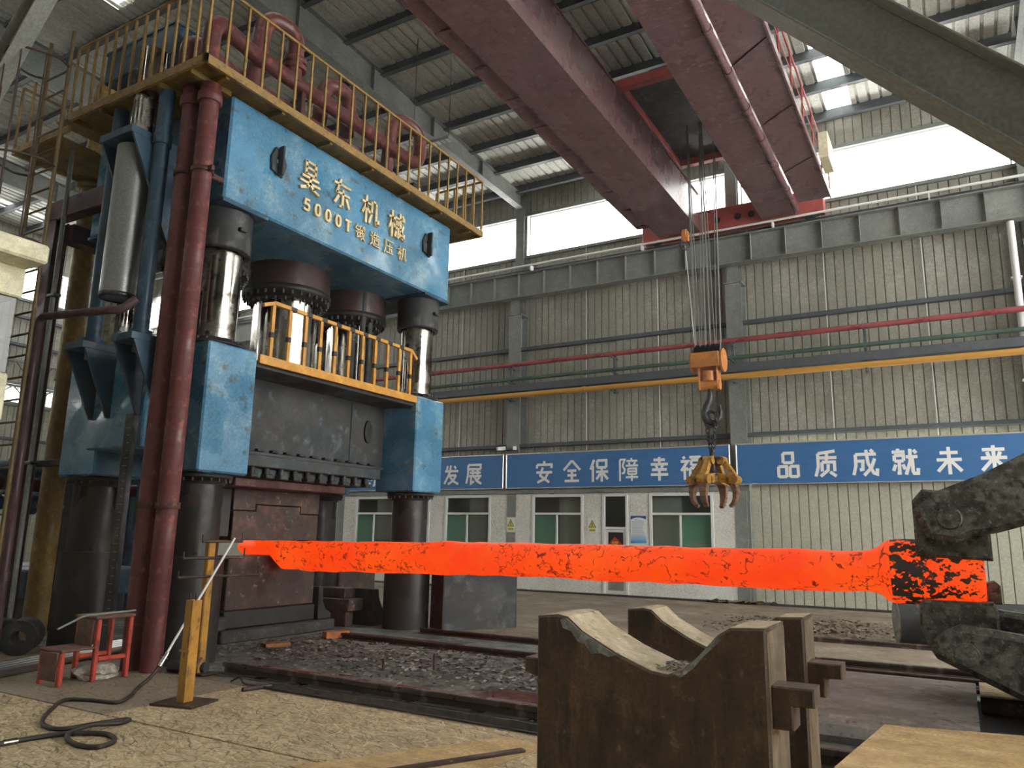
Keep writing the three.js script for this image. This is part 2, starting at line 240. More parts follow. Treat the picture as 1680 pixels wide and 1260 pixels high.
for (const [i, [y0, y1]] of [[0, [6.76, 7.44]], [1, [11.28, 12.74]]]) {
  const w = struct('window_' + (8 + i), [box(XW - 0.07, XW - 0.01, y0, y0 + 0.05, ZN, ZS), box(XW - 0.07, XW - 0.01, y1 - 0.05, y1, ZN, ZS), [-18, -12, -6, 0, 6].map((z) => box(XW - 0.07, XW - 0.01, y0 + 0.05, y1 - 0.05, z - 0.05, z + 0.05))], M.trim);
  struct('pane', new THREE.PlaneGeometry(ZS - ZN, y1 - y0 - 0.1).rotateY(Math.PI / 2).translate(XW - 0.04, (y0 + y1) / 2, (ZN + ZS) / 2), M.glass, w);
}
// side and end behind the photographer: the camera-side bay, with its own clerestory, and the end wall with its tall glazed gable (unglazed here)
struct('wall_south', [box(XW, XE, 0, 14.3, ZS, ZS + 0.12, 0)], M.wallSheet);
struct('wall_east', [box(XE, XE + 0.12, 0, 14.9, ZS, -2, 0), box(XE, XE + 0.12, 13.3, 14.9, -2, -20, 0), box(XE, XE + 0.12, 0, 0.9, -2, -20, 0), box(XE, XE + 0.12, 0, 14.6, -20, ZN, 0)], M.wallSheet);

// roof: ribbed sheets left and right of a skylight strip in the middle of every bay
const GAPS = [[-22.4, -13.3], [-9.65, -4.05], [-4, 13.6]], skyXs = [], sheets = [];
{
  let x = XW - 0.3; const full = [[ZN - 0.4, -4], [-4, ZS + 0.4]];
  for (let i = 0; i < ROWS.length - 1; i++) {
    const mid = (ROWS[i] + ROWS[i + 1]) / 2 - 0.5, a = mid - 0.34, b = mid + 0.34; if (b < XW) continue;
    full.forEach((z) => sheets.push([x, a, ...z])); skyXs.push([a, b]); x = b;
    for (const z of [[ZN - 0.4, -22.4], [-13.3, -9.65], [-4.05, -4], [13.6, ZS + 0.4]]) sheets.push([a, b, ...z]);
  }
  full.forEach((z) => sheets.push([x, XE + 0.3, ...z]));
}
const ceil = struct('ceiling', sheets.map(([x0, x1, z0, z1]) => [ribbed(x0, x1, z0, z1, (a, b, h) => V3(a, roofY(b) - h, b), 0.3, 0.05, true, [0.72, 0.77, 0.95]), ribbed(x0, x1, z0, z1, (a, b, h) => V3(a, roofY(b) + 0.1 + h, b), 0.3, 0.04)]), M.roofSheet);
skyXs.forEach(([a, b]) => {
  for (const [z0, z1] of GAPS) { const g = new THREE.BufferGeometry().setFromPoints([V3(a, roofY(z0) + 0.05, z0), V3(b, roofY(z0) + 0.05, z0), V3(b, roofY(z1) + 0.05, z1), V3(a, roofY(z0) + 0.05, z0), V3(b, roofY(z1) + 0.05, z1), V3(a, roofY(z1) + 0.05, z1)]); g.computeVertexNormals(); struct('skylight_pane', g, M.glass, ceil); }
});
function steel(name, label, cat, gs, m, pos, group) { const o = mesh(name, gs, m, scene, pos); tag(o, label, cat, group); o.userData.kind = 'structure'; return o; }
const cz = (x0, x1, y, z, h) => [box(x0, x1, y - h, y, z - 0.012, z + 0.012, 0.002), box(x0, x1, y - 0.02, y, z - 0.12, z + 0.012, 0.002), box(x0, x1, y - h, y - h + 0.02, z - 0.012, z + 0.14, 0.002)];
const ordin = ['first', 'second', 'third', 'fourth', 'fifth', 'sixth', 'seventh', 'eighth', 'ninth', 'tenth', 'eleventh', 'twelfth', 'thirteenth', 'fourteenth'];
for (let k = 0; k < 13; k++) { const z = -22.05 + k * 1.5; steel('roof_purlin', ordin[k] + ' grey roof purlin counted from the eave above the clerestory windows', 'purlin', [cz(XW, XE, roofY(z) - 0.02, z, 0.34)], M.purlin, [-10, roofY(z) - 0.36, z], 'roof purlins'); }
for (let k = 13; k < 24; k++) { const z = -22.05 + k * 1.5; steel('roof_purlin', 'grey roof purlin over the bay behind the photographer', 'purlin', [cz(XW, XE, roofY(z) - 0.02, z, 0.34)], M.purlin, [-10, roofY(z) - 0.36, z], 'roof purlins behind'); }
const iz = (x, z0, z1, yb0, yb1, yt0, yt1, w) => {                   // welded I rafter along z
  const web = slab([[-z0, yb0], [-z0, yt0], [-z1, yt1], [-z1, yb1]], 'x', x - 0.008, x + 0.008);
  const fl = (ya, yb, t) => slab([[-z0, ya], [-z0, ya + t], [-z1, yb + t], [-z1, yb]], 'x', x - w / 2, x + w / 2);
  return [web, fl(yb0, yb1, 0.022), fl(yt0 - 0.022, yt1 - 0.022, 0.022), ...[0.15, 0.3, 0.45, 0.6, 0.75, 0.9].map((t) => { const z = z0 + (z1 - z0) * t, a = yb0 + (yb1 - yb0) * t, b = yt0 + (yt1 - yt0) * t; return box(x - w / 2 + 0.01, x + w / 2 - 0.01, a + 0.02, b - 0.03, z - 0.006, z + 0.006, 0); })];
};
const rafterNames = { '-27.8': 'near the far end wall', '-20.3': 'behind the press', '-12.8': 'passing right of the press, with bolted end plates', '-5.3': 'above the crane hook and ropes', '2.2': 'right of the skylight strip', '9.7': 'above the gateway', '-35.3': 'at the end wall' };
for (const x of ROWS) {
  steel('roof_rafter', 'grey welded roof rafter ' + rafterNames[x], 'rafter', [iz(x, -22.3, -4, 13.25, 13.45, roofY(-22.3) - 0.29, roofY(-4) - 0.3, 0.26), iz(x, -4, ZS, 13.45, 13.0, roofY(-4) - 0.3, roofY(ZS) - 0.29, 0.26)], M.steelGrey, [x, 13.25, -22.3]);
  const where = { '-12.8': 'left of the six-character safety banner', '-5.3': 'behind the crane hook, between two banners', '2.2': 'beside the rain pipe at the right edge', '-20.3': 'behind the press' }[x] ?? 'in the outer bay';
  const zf = -22.05, c = mesh('wall_column', [box(x - 0.24, x + 0.24, 0, 9.2, zf - 0.02, zf, 0.003), box(x - 0.24, x + 0.24, 0, 9.2, zf - 0.5, zf - 0.48, 0.003), box(x - 0.01, x + 0.01, 0, 9.2, zf - 0.48, zf - 0.02, 0), box(x - 0.26, x + 0.26, 9.2, 9.24, zf - 0.52, zf + 0.04, 0.003)], M.steelGrey, scene, [x, 0, zf]);
  tag(c, 'grey steel wall column ' + where, 'column'); c.userData.kind = 'structure';
  struct('cap_bracket', [box(x - 0.17, x + 0.17, 9.24, 9.74, zf - 0.3, zf - 0.28, 0), box(x - 0.17, x + 0.17, 9.24, 9.74, zf - 0.02, zf, 0), box(x - 0.01, x + 0.01, 9.24, 9.74, zf - 0.28, zf - 0.02, 0)], M.steelGrey, c);
  struct('upper_post', [box(x - 0.17, x + 0.17, 9.24, 13.9, zf - 0.5, zf - 0.48, 0.003), box(x - 0.17, x + 0.17, 10.8, 13.25, zf - 0.26, zf - 0.24, 0.003), box(x - 0.01, x + 0.01, 10.8, 13.25, zf - 0.48, zf - 0.26, 0)], M.steelGrey, c);
}
// crane runway girder on the wall columns, with stiffeners, rail and conductor pipe
{
  const z = -21.95, r = mesh('crane_runway', [box(XW, XE, 9.76, 10.6, z - 0.01, z + 0.01, 0), box(XW, XE, 9.74, 9.77, z - 0.17, z + 0.17, 0.003), box(XW, XE, 10.58, 10.61, z - 0.2, z + 0.2, 0.003)], M.steelGrey, scene, [-10, 9.74, z]);
  tag(r, 'long grey crane runway girder along the corrugated wall', 'girder'); r.userData.kind = 'structure';
  const st = box(-0.006, 0.006, 9.77, 10.58, z + 0.01, z + 0.15, 0), stm = mesh('stiffener', [st], M.steelGrey, r);
  for (let k = 0; k < 47; k++) { const s = k ? stm.clone() : stm; s.name = 'stiffener'; s.position.x = XW + 0.6 + k * 0.985 + 10; r.add(s); }
  struct('rail', box(XW, XE, 10.61, 10.75, z - 0.04, z + 0.04), M.darkSteel, r);
  struct('conductor_pipe', [cyl([XW, 10.78, z + 0.3], [XE, 10.78, z + 0.3], 0.035, 10), ...[-28, -24, -20, -16, -12, -8, -4, 0, 4].map((x) => box(x - 0.02, x + 0.02, 10.6, 10.78, z + 0.1, z + 0.32, 0))], M.trim, r);
}
// two slanted braces of the near column row
M.brace = worn(0x8f928b, { layers: [[0x81847d, 3, 0.5, 0.25]], rough: 0.5, mid: 0.05, vary: 0.04, tile: 2.5, bump: 0 });
const brace = (label, p, q) => { const d = V3(q[0] - p[0], q[1] - p[1], 0).normalize(), n = V3(-d.y, d.x, 0), off = (s, w) => [[p[0] + n.x * s, p[1] + n.y * s, p[2] + w], [q[0] + n.x * s, q[1] + n.y * s, q[2] + w]];
  const L = (s, w, a, b) => bar(off(s, w)[0], off(s, w)[1], a, b);
  return steel('diagonal_brace', label, 'brace', [L(0, 0, 0.016, 0.34), L(0.178, 0, 0.24, 0.016), L(-0.178, 0, 0.24, 0.016)], M.brace, q, 'slanted braces'); };
const BZ = -4.8;
{
  // face heights taken at the brace plane
  const A = (x) => 1.7 + (BZ / -2.5) * 1.75 - 1.045 * (x - (BZ / -2.5) * (-0.24));
  brace('grey slanted steel brace crossing the upper right corner', [-7.4, A(-7.4), BZ], [2.1, A(2.1), BZ]);
  const k = BZ / -2.5, B = (x) => 1.7 + k * (5.62 - 1.7) + 1.07 * (x + k * 5.43);
  brace('grey slanted steel brace crossing the upper left corner', [-7.8, B(-7.8), BZ], [-17.0, B(-17.0), BZ]);
}
for (const x of [2.4, -17.3]) { const c = mesh('row_column', [box(x - 0.25, x + 0.25, 0, 9.6, BZ - 0.3, BZ - 0.28), box(x - 0.25, x + 0.25, 0, 9.6, BZ + 0.28, BZ + 0.3), box(x - 0.01, x + 0.01, 0, 9.6, BZ - 0.28, BZ + 0.28)], M.steelGrey, scene, [x, 0, BZ]); tag(c, 'grey column of the near row, ' + (x > 0 ? 'right of the photograph' : 'left of the photograph'), 'column'); c.userData.kind = 'structure'; }
steel('row_runway', 'grey crane runway girder on the near column row', 'girder', [box(XW, XE, 9.76, 10.6, BZ - 0.01, BZ + 0.01, 0), box(XW, XE, 9.74, 9.77, BZ - 0.17, BZ + 0.17), box(XW, XE, 10.58, 10.61, BZ - 0.2, BZ + 0.2), box(XW, XE, 10.61, 10.75, BZ - 0.04, BZ + 0.04)], M.steelGrey, [-10, 9.74, BZ]);

// ================================================================ lettering, drawn stroke by stroke
const GL = {
  '昊': '28,4 28,44;28,4 72,4 72,44;28,24 72,24;28,44 72,44;14,56 86,56;6,74 94,74;50,56 48,76 36,88 10,98;52,76 66,90 92,98',
  '东': '10,18 90,18;40,2 22,48;22,48 86,48;54,36 54,92 42,94;30,62 16,86;74,62 88,86',
  '机': '4,28 44,28;24,4 24,98;24,32 6,66;26,44 42,58;56,12 56,60 44,96;56,12 82,12 82,84 86,92 96,92 96,76',
  '械': '4,28 38,28;21,4 21,98;21,32 5,66;23,44 36,58;40,22 97,22;70,4 74,60 84,88 96,94 97,76;92,44 80,72 60,94;48,36 48,70 42,92;60,36 60,88;40,54 68,54;86,6 94,14',
  '锻': '20,4 4,34;18,18 40,18;8,38 40,38;6,56 40,56;24,38 24,90 40,80;58,8 46,16;48,16 48,84;48,36 62,36;48,56 62,56;42,84 64,74;74,8 74,28 66,42;74,8 90,8 90,32 97,34;66,50 92,50;90,50 82,76 60,96;70,58 80,80 97,96',
  '造': '46,6 36,30;42,20 90,20;64,4 64,40;34,40 96,40;44,52 44,78;44,52 86,52 86,78;44,78 86,78;10,8 18,20;6,36 22,36 22,76;22,76 6,92;22,76 40,92 97,94',
  '压': '12,8 94,8;16,8 16,60 4,96;30,46 88,46;58,22 58,90;24,90 95,90;72,62 82,76',
  '创': '30,4 4,46;30,4 58,36;18,42 46,42 46,62 38,64;18,42 18,86 22,92 54,92 56,78;68,14 68,70;90,4 90,92 78,94',
  '发': '26,8 20,34;10,34 92,34;46,6 40,40 8,94;36,54 80,54;80,54 60,80 30,96;40,58 60,80 94,96;66,10 78,22',
  '展': '14,8 88,8 88,28;14,8 14,50 4,94;14,28 88,28;26,44 88,44;42,32 42,60;70,32 70,60;20,60 94,60;32,60 32,94 50,84;84,66 68,78;50,62 66,82 94,96',
  '安': '50,2 50,14;10,18 10,34;10,18 90,18 90,34;6,52 94,52;42,30 28,66 78,96;72,52 56,80 12,96',
  '全': '50,4 6,46;50,4 94,46;26,48 74,48;26,68 74,68;12,92 88,92;50,48 50,92',
  '保': '24,4 6,46;18,30 18,98;40,8 40,38;40,8 86,8 86,38;40,38 86,38;34,56 96,56;63,38 63,98;60,58 36,88;66,58 94,88',
  '障': '8,8 8,98;8,8 32,8 20,34;20,34 32,50 28,64 16,66;64,2 66,12;40,14 94,14;52,20 56,32;82,20 76,32;36,34 97,34;48,46 48,70;48,46 88,46 88,70;48,58 88,58;48,70 88,70;36,82 97,82;66,70 66,98',
  '幸': '22,14 78,14;50,2 50,32;8,32 92,32;34,36 40,50;66,36 60,50;14,54 86,54;8,74 92,74;50,54 50,99',
  '福': '16,4 22,14;4,24 36,24 6,62;22,46 22,98;28,50 38,60;44,8 96,8;52,20 52,40;52,20 88,20 88,40;52,40 88,40;46,52 46,96;46,52 94,52 94,96;46,74 94,74;46,94 94,94;70,52 70,94',
  '品': '28,6 28,42;28,6 72,6 72,42;28,42 72,42;6,56 6,96;6,56 42,56 42,96;6,94 42,94;58,56 58,96;58,56 94,56 94,96;58,94 94,94',
  '质': '88,4 16,12;16,12 16,60 4,96;18,28 94,28;54,10 50,46;32,44 32,78;32,44 84,44 84,78;58,52 56,74 24,96;64,80 90,96',
  '成': '14,20 94,20;14,20 14,60 4,94;14,44 42,44 40,74 28,76;56,4 62,54 82,88 94,92 96,72;88,36 74,68 44,96;72,4 84,14',
  '就': '26,4 28,14;4,16 52,16;12,28 12,48;12,28 46,28 46,48;12,48 46,48;29,48 29,90 20,90;16,60 6,82;42,60 50,78;54,34 98,34;72,6 70,50 52,96;78,36 78,84 82,92 96,92 97,74;84,10 94,22',
  '未': '18,24 82,24;6,48 94,48;50,4 50,98;46,50 8,88;54,50 92,88',
  '来': '12,18 88,18;28,26 34,42;72,26 66,42;6,46 94,46;50,4 50,98;46,50 8,88;54,50 92,88',
};
const strokes = (ch) => GL[ch].split(';').map((s) => s.split(' ').map((p) => p.split(',').map(Number)));
function glyphRaised(ch, w, h, depth, sw) {       // solid letter, origin at its lower left, x right, y up, front at +depth
  const gs = [];
  for (const st of strokes(ch)) for (let i = 0; i < st.length - 1; i++) {
    const a = [st[i][0] / 100 * w, (100 - st[i][1]) / 100 * h], b = [st[i + 1][0] / 100 * w, (100 - st[i + 1][1]) / 100 * h], L = Math.hypot(b[0] - a[0], b[1] - a[1]);
    const horiz = Math.abs(b[0] - a[0]) > Math.abs(b[1] - a[1]) * 2.5, t = sw * (horiz ? 0.82 : 1);
    const g = box(-t * 0.42, L + t * 0.42, -t / 2, t / 2, 0, depth, 0.004); g.rotateZ(Math.atan2(b[1] - a[1], b[0] - a[0])); gs.push(g.translate(a[0], a[1], 0));
  }
  return gs;
}
function glyphDraw(c, ch, x, y, w, h, sw) { c.lineWidth = strokes(ch).length > 13 ? sw * 0.74 : sw; c.lineCap = 'butt'; c.lineJoin = 'miter'; for (const st of strokes(ch)) { c.beginPath(); st.forEach(([a, b], i) => i ? c.lineTo(x + a / 100 * w, y + b / 100 * h) : c.moveTo(x + a / 100 * w, y + b / 100 * h)); c.stroke(); } }
const font = await new FontLoader().loadAsync('fonts/droid/droid_sans_bold.typeface.json');

// ================================================================ the forging press
const PX = -10.15, PZ = -9.29, COLS = [[-9.0, -6.93], [-9.0, -11.66], [-11.3, -6.93], [-11.3, -11.66]];
const press = thing('forging_press', 'huge blue four-column hydraulic forging press with raised letters on its top beam', 'press', [PX, 0, PZ]);
M.oilRed = worn(0x3a2523, { layers: [[0x2a2321, 4, 0.5, 0.2]], rough: 0.5, tile: 1.2, bump: 0 });
M.letter = worn(0xd9c79b, { layers: [[0xa08f6a, 6, 0.6, 0.15]], rough: 0.45, tile: 0.8, vary: 0.06, bump: 0 });
{
  // columns: oily chrome shafts, dark sleeves at the foot, nuts under the top beam
  for (const [x, z] of COLS) {
    const c = mesh('column', [pillar(x, z, 2.3, 6.25, 0.31)], M.chrome, press);
    mesh('lower_shaft', [pillar(x, z, 1.35, 2.45, 0.33)], M.blackOil, c);
    mesh('sleeve', [pillar(x, z, 0, 1.35, 0.42)], M.black, c);
    mesh('retaining_nut', [lathe(x, z, [[0.33, 5.62], [0.4, 5.62], [0.41, 5.66], [0.41, 6.2], [0.4, 6.24], [0.33, 6.24]])], M.darkSteel, c);
    mesh('gland_ring', [lathe(x, z, [[0.31, 4.22], [0.45, 4.22], [0.45, 4.27], [0.36, 4.27], [0.34, 4.33], [0.31, 4.33]])], M.black, c); mesh('gland_ring', [lathe(x, z, [[0.33, 2.42], [0.44, 2.44], [0.44, 2.38], [0.36, 2.38], [0.345, 2.3], [0.33, 2.3]])], M.black, c);
    stuff(mesh('ring_bolts', [ring(22, (a) => hexBolt(x + 0.41 * Math.cos(a), 4.29, z + 0.41 * Math.sin(a), 0.018, 0.04)), ring(22, (a) => hexBolt(x + 0.41 * Math.cos(a), 2.36, z + 0.41 * Math.sin(a), 0.018, 0.04))], M.darkSteel, c));
    mesh('nut_pin', [box(x + 0.36, x + 0.46, 5.9, 5.96, z - 0.06, z + 0.06)], M.black, c);
  }
  // top beam
  const xf = -8.55, xb = -11.75, z0 = -6.54, z1 = -12.04;
  const topb = mesh('top_beam', [box(xf, xb, 6.27, 7.86, z0, z1, 0.03)], M.blue, press);
  mesh('bottom_plate', [box(xf + 0.02, xb, 6.22, 6.265, z0 + 0.02, z0 - 0.8, 0.004)], M.blueDull, topb); mesh('bottom_plate', [box(xf + 0.02, xb, 6.22, 6.265, z1 - 0.02, z1 + 0.8, 0.004)], M.blueDull, topb);
  for (const z of [-7.42, -11.22]) {
    const l = mesh('lifting_lug', [slab([[-z - 0.12, 7.04], [-z + 0.1, 6.98], [-z + 0.17, 7.2], [-z + 0.08, 7.4], [-z - 0.06, 7.42], [-z - 0.14, 7.25]], 'x', xf, xf + 0.05, [ring(12, (a) => [-z + 0.05 * Math.cos(a), 7.22 + 0.05 * Math.sin(a)])], 0.008), box(xf + 0.05, xf + 0.16, 6.96, 7.44, z - 0.02, z + 0.02)], M.blueDark, topb);
    l.userData.label = 'dark welded lifting lug';
  }
  // raised letters
  const word = [...'昊东机械'], w = 0.46, h = 0.5;
  word.forEach((ch, i) => { const g = glyphRaised(ch, w, h, 0.05, 0.052).map((q) => q.rotateY(Math.PI / 2).translate(xf, 7.0, -7.86 - i * 0.727)); mesh('letter', g, M.letter, topb); });
  let z = -7.98;
  for (const ch of '5000T') { const g = new TextGeometry(ch, { font, size: 0.21, depth: 0.045, curveSegments: 4, bevelEnabled: false }); g.computeBoundingBox(); const wd = g.boundingBox.max.x; g.rotateY(Math.PI / 2).translate(xf, 6.66, z); mesh('letter', [g], M.letter, topb); z -= wd + 0.085; }
  z -= 0.02; for (const ch of '锻造压机') { mesh('letter', glyphRaised(ch, 0.26, 0.27, 0.045, 0.024).map((q) => q.rotateY(Math.PI / 2).translate(xf, 6.63, z)), M.letter, topb); z -= 0.385; }
  // three working cylinders with plungers under the top beam
  for (const [dz, r] of [[0, 0.55], [1.72, 0.46], [-1.72, 0.46]]) {
    const zc = PZ + dz, p = mesh('plunger', [pillar(PX, zc, 4.2, 5.75, r, 56)], M.chromeClean, press);
    mesh('cylinder', [pillar(PX, zc, 5.85, 6.28, r + 0.2, 56)], M.oilRed, p);
    mesh('gland_flange', [lathe(PX, zc, [[r, 5.66], [r + 0.13, 5.66], [r + 0.13, 5.74], [r + 0.22, 5.76], [r + 0.22, 5.86], [r, 5.86]], 56)], M.black, p);
    stuff(mesh('flange_bolts', [ring(30, (a) => hexBolt(PX + (r + 0.175) * Math.cos(a), 5.73, zc + (r + 0.175) * Math.sin(a), 0.024, 0.09)), ring(24, (a) => hexBolt(PX + (r + 0.07) * Math.cos(a), 5.64, zc + (r + 0.07) * Math.sin(a), 0.022, 0.07))], M.darkSteel, p));
  }
  for (const zz of [-10.72, -10.92]) mesh('guide_rod', [pillar(-9.6, zz, 4.25, 6.25, 0.055, 16)], M.blueDark, press);
  // moving beam: four corner blocks, recessed body, side pads with brackets
  const mv = mesh('moving_beam', [box(-9.32, -10.98, 2.86, 4.22, -7.3, -11.28, 0.02), box(-8.62, -11.6, 4.02, 4.12, -7.3, -11.2, 0.01)], M.blueDark, press);
  for (const [a, b] of [[-6.54, -7.38], [-11.16, -12.02]]) for (const [c, d] of [[-8.55, -9.46], [-10.84, -11.75]]) mesh('guide_block', [box(c, d, 2.45, 4.22, a, b, 0.025)], M.blue, mv);
  mesh('side_pad', [box(-9.4, -10.66, 2.78, 4.12, -6.27, -7.0, 0.02)], M.blue, mv); mesh('side_pad', [box(-9.4, -10.66, 2.78, 4.12, -11.6, -12.25, 0.02)], M.blue, mv);
  const zr = -10.25; mesh('weld_seam', [box(-9.3, -9.318, 2.9, 4.0, zr - 0.008, zr + 0.008)], M.blueDull, mv);
  mesh('slot_cover', [slab(ring(20, (a) => [10.7 + 0.1 * Math.cos(a), 3.52 + 0.21 * Math.sin(a)]), 'x', -9.32, -9.28, [], 0.006)], M.black, mv);
  mesh('slot_cover', [slab(ring(20, (a) => [8.0 + 0.1 * Math.cos(a), 3.52 + 0.21 * Math.sin(a)]), 'x', -9.32, -9.28, [], 0.006)], M.black, mv);
  // clamping plate and bolts below the body
  const cp = mesh('clamping_plate', [box(-9.2, -11.0, 2.66, 2.84, -7.5, -11.0, 0.012), box(-9.28, -10.95, 2.84, 2.9, -7.4, -11.2, 0.01), box(-9.35, -10.95, 2.5, 2.655, -7.75, -10.75, 0.012)], M.blueDark, press);
  for (let k = 0; k < 11; k++) { const zz = -7.8 - k * 0.29; mesh('clamp_bolt', [hexBolt(-9.3, 2.6, zz, 0.05, 0.12), box(-9.22, -9.36, 2.5, 2.56, zz - 0.07, zz + 0.07)], M.darkSteel, cp); }
  for (let k = 0; k < 12; k++) mesh('wedge', [box(-9.25, -9.33, 2.905, 2.94, -7.55 - k * 0.29, -7.7 - k * 0.29, 0.004)], M.black, cp);
  mesh('tool_holder', [box(-9.42, -10.9, 2.36, 2.49, -7.9, -10.32, 0.012)], M.redOxide, press);
  // upper die in two fitted pieces
  const X0 = -9.93, X1 = -10.42, za = 8.33, zb = 10.22;
  const ud = mesh('upper_die_block', [slab([[za, 2.02], [8.78, 2.02], [8.78, 2.125], [9.78, 2.125], [9.78, 2.0], [zb, 2.0], [zb, 2.355], [za, 2.355]], 'x', X0, X1, [], 0.006)], M.rust, press);
  mesh('upper_die', [slab([[za + 0.01, 1.545], [zb - 0.01, 1.545], [zb - 0.01, 1.985], [9.765, 1.985], [9.765, 2.11], [8.795, 2.11], [8.795, 2.005], [za + 0.01, 2.005]], 'x', X0 + 0.004, X1, [], 0.01), box(X0 + 0.001, X0 + 0.01, 1.9, 1.95, -8.68, -8.72), box(X0 + 0.001, X0 + 0.01, 1.9, 1.95, -9.72, -9.76)], M.rust, press);
  mesh('side_plate', [box(-9.95, -10.9, 1.6, 2.35, -8.1, -8.3, 0.01)], M.black, press);
  mesh('lower_die', [box(X0, X1, 0.47, 1.3, -za, -zb, 0.012)], M.rust, press);
  const an = mesh('anvil_base', [box(X0 + 0.03, X1 - 0.5, 0.2, 0.465, -8.31, -10.24, 0.012)], M.black, press);
  mesh('anvil_ledge', [box(-9.78, -11.2, 0, 0.19, -8.2, -10.65, 0.02), box(-9.82, -9.95, 0.19, 0.4, -8.1, -8.3, 0.02)], M.ashDark, an);
  mesh('side_clamp', [slab([[10.3, 0.2], [10.62, 0.2], [10.62, 0.28], [10.48, 0.36], [10.4, 0.5], [10.38, 0.75], [10.28, 0.75], [10.28, 0.3]], 'x', -9.86, -10.4, [], 0.006)], M.black, an); mesh('side_clamp', [slab([[8.26, 0.2], [8.0, 0.2], [8.0, 0.3], [8.12, 0.4], [8.16, 0.75], [8.26, 0.75]], 'x', -10.0, -10.4, [], 0.006)], M.black, an);
}

// ---------------------------------------------------------------- top platform of the press
const plat = thing('press_platform', 'yellow railed service platform round the top of the press', 'platform', [-9.95, 7.84, -9.3]);
{
  const x0 = -8.2, x1 = -11.75, z0 = -5.78, z1 = -12.72, xl = -12.95;
  mesh('deck', [box(x0 - 0.02, x1, 7.9, 7.925, z0 - 0.02, -7.0, 0.003), box(x0 - 0.02, x1, 7.9, 7.925, -11.6, z1 + 0.02, 0.003), box(x0 - 0.02, -8.9, 7.9, 7.925, -7.0, -11.6, 0.003), box(-11.4, x1, 7.9, 7.925, -7.0, -11.6, 0.003), box(-12.95, -11.75, 7.72, 7.745, -5.8, -7.3, 0.003)], M.yellowPipe, plat);
  mesh('edge_channel', [box(x0, x0 - 0.05, 7.84, 7.97, z0, z1, 0.004), box(x0, -11.35, 7.84, 7.97, z0, z0 - 0.05, 0.004), box(x0, x1, 7.84, 7.97, z1 + 0.05, z1, 0.004), box(-11.35, xl, 7.66, 7.77, -5.78, -5.83, 0.004), box(xl, xl + 0.05, 7.66, 7.77, -5.83, -7.3, 0.004)], M.yellow, plat);
  for (let k = 0; k < 7; k++) { const z = -6.2 - k * 1.02; mesh('cross_bearer', [box(x0 - 0.06, -8.56, 7.82, 7.9, z - 0.03, z + 0.03, 0.004)], M.yellowPipe, plat); }
  for (let k = 0; k < 5; k++) { const x = -8.6 - k * 0.68; mesh('cross_bearer', [box(x - 0.03, x + 0.03, 7.82, 7.9, z0 - 0.06, -6.52, 0.004)], M.yellowPipe, plat); }
  const H = 1.12, y = 7.97, rail = (p, q) => mesh('handrail', [bar(p, q, 0.04, 0.04)], M.yellow, plat);
  rail([x0 - 0.03, y + H, z0 - 0.02], [x0 - 0.03, y + H, z1]); rail([x0 - 0.03, y + H, z0 - 0.03], [-11.35, y + H, z0 - 0.03]); rail([x0 - 0.03, y + H, z1 + 0.03], [-9.4, y + H, z1 + 0.03]);
  const post = (x, z, yb = y - 0.1, h = H + 0.1, w = 0.035) => mesh('baluster', [box(x - w / 2, x + w / 2, yb, yb + h, z - w / 2, z + w / 2, 0.004)], M.yellow, plat);
  for (let k = 0; k <= 22; k++) post(x0 - 0.03, z0 - 0.03 + (z1 - z0 + 0.06) * k / 22);
  for (let k = 1; k <= 13; k++) post(x0 - 0.03 - k * 0.243, z0 - 0.03);
  for (let k = 1; k <= 5; k++) post(x0 - 0.03 - k * 0.24, z1 + 0.03);
  rail([-11.9, 7.77 + 1.1, -7.25], [-12.9, 7.77 + 1.1, -7.25]); rail([-12.92, 7.77 + 1.1, -5.8], [-12.92, 7.77 + 1.1, -7.25]);
  for (const [x, z] of [[-12.92, -5.8], [-12.92, -6.5], [-12.92, -7.25], [-12.6, -7.25], [-12.25, -7.25], [-11.9, -7.25], [-12.55, -5.8], [-12.2, -5.8]]) post(x, z, 7.72, 1.15);
}
// ---------------------------------------------------------------- yellow balcony on the moving beam
const balc = thing('press_balcony', 'small orange-yellow railing on the moving beam of the press', 'railing', [-8.6, 4.1, -9.26]);
{
  mesh('kick_plate', [box(-8.53, -8.58, 4.07, 4.2, -7.4, -11.12, 0.004)], M.orange, balc);
  const n = 10; for (let k = 0; k <= n; k++) { const z = -7.62 - k * (3.32 / n), p = mesh('post', [box(-8.56, -8.61, 4.2, 5.0, z - 0.03, z + 0.03, 0.004)], M.orange, balc); mesh('black_band', [box(-8.557, -8.613, 4.5, 4.58, z - 0.033, z + 0.033, 0.002)], M.black, p); }
  const hr = mesh('handrail', [box(-8.55, -8.61, 5.0, 5.06, -7.62, -10.97, 0.006), bar([-8.58, 5.03, -7.63], [-8.58, 4.95, -7.42], 0.055, 0.055), bar([-8.58, 5.03, -10.96], [-8.58, 4.9, -11.12], 0.055, 0.055)], M.orange, balc);
  for (let k = 0; k < 9; k++) { const z = -8.0 - k * 0.33; mesh('black_band', [box(-8.548, -8.612, 4.998, 5.062, z - 0.06, z + 0.06, 0.002)], M.black, hr); }
}
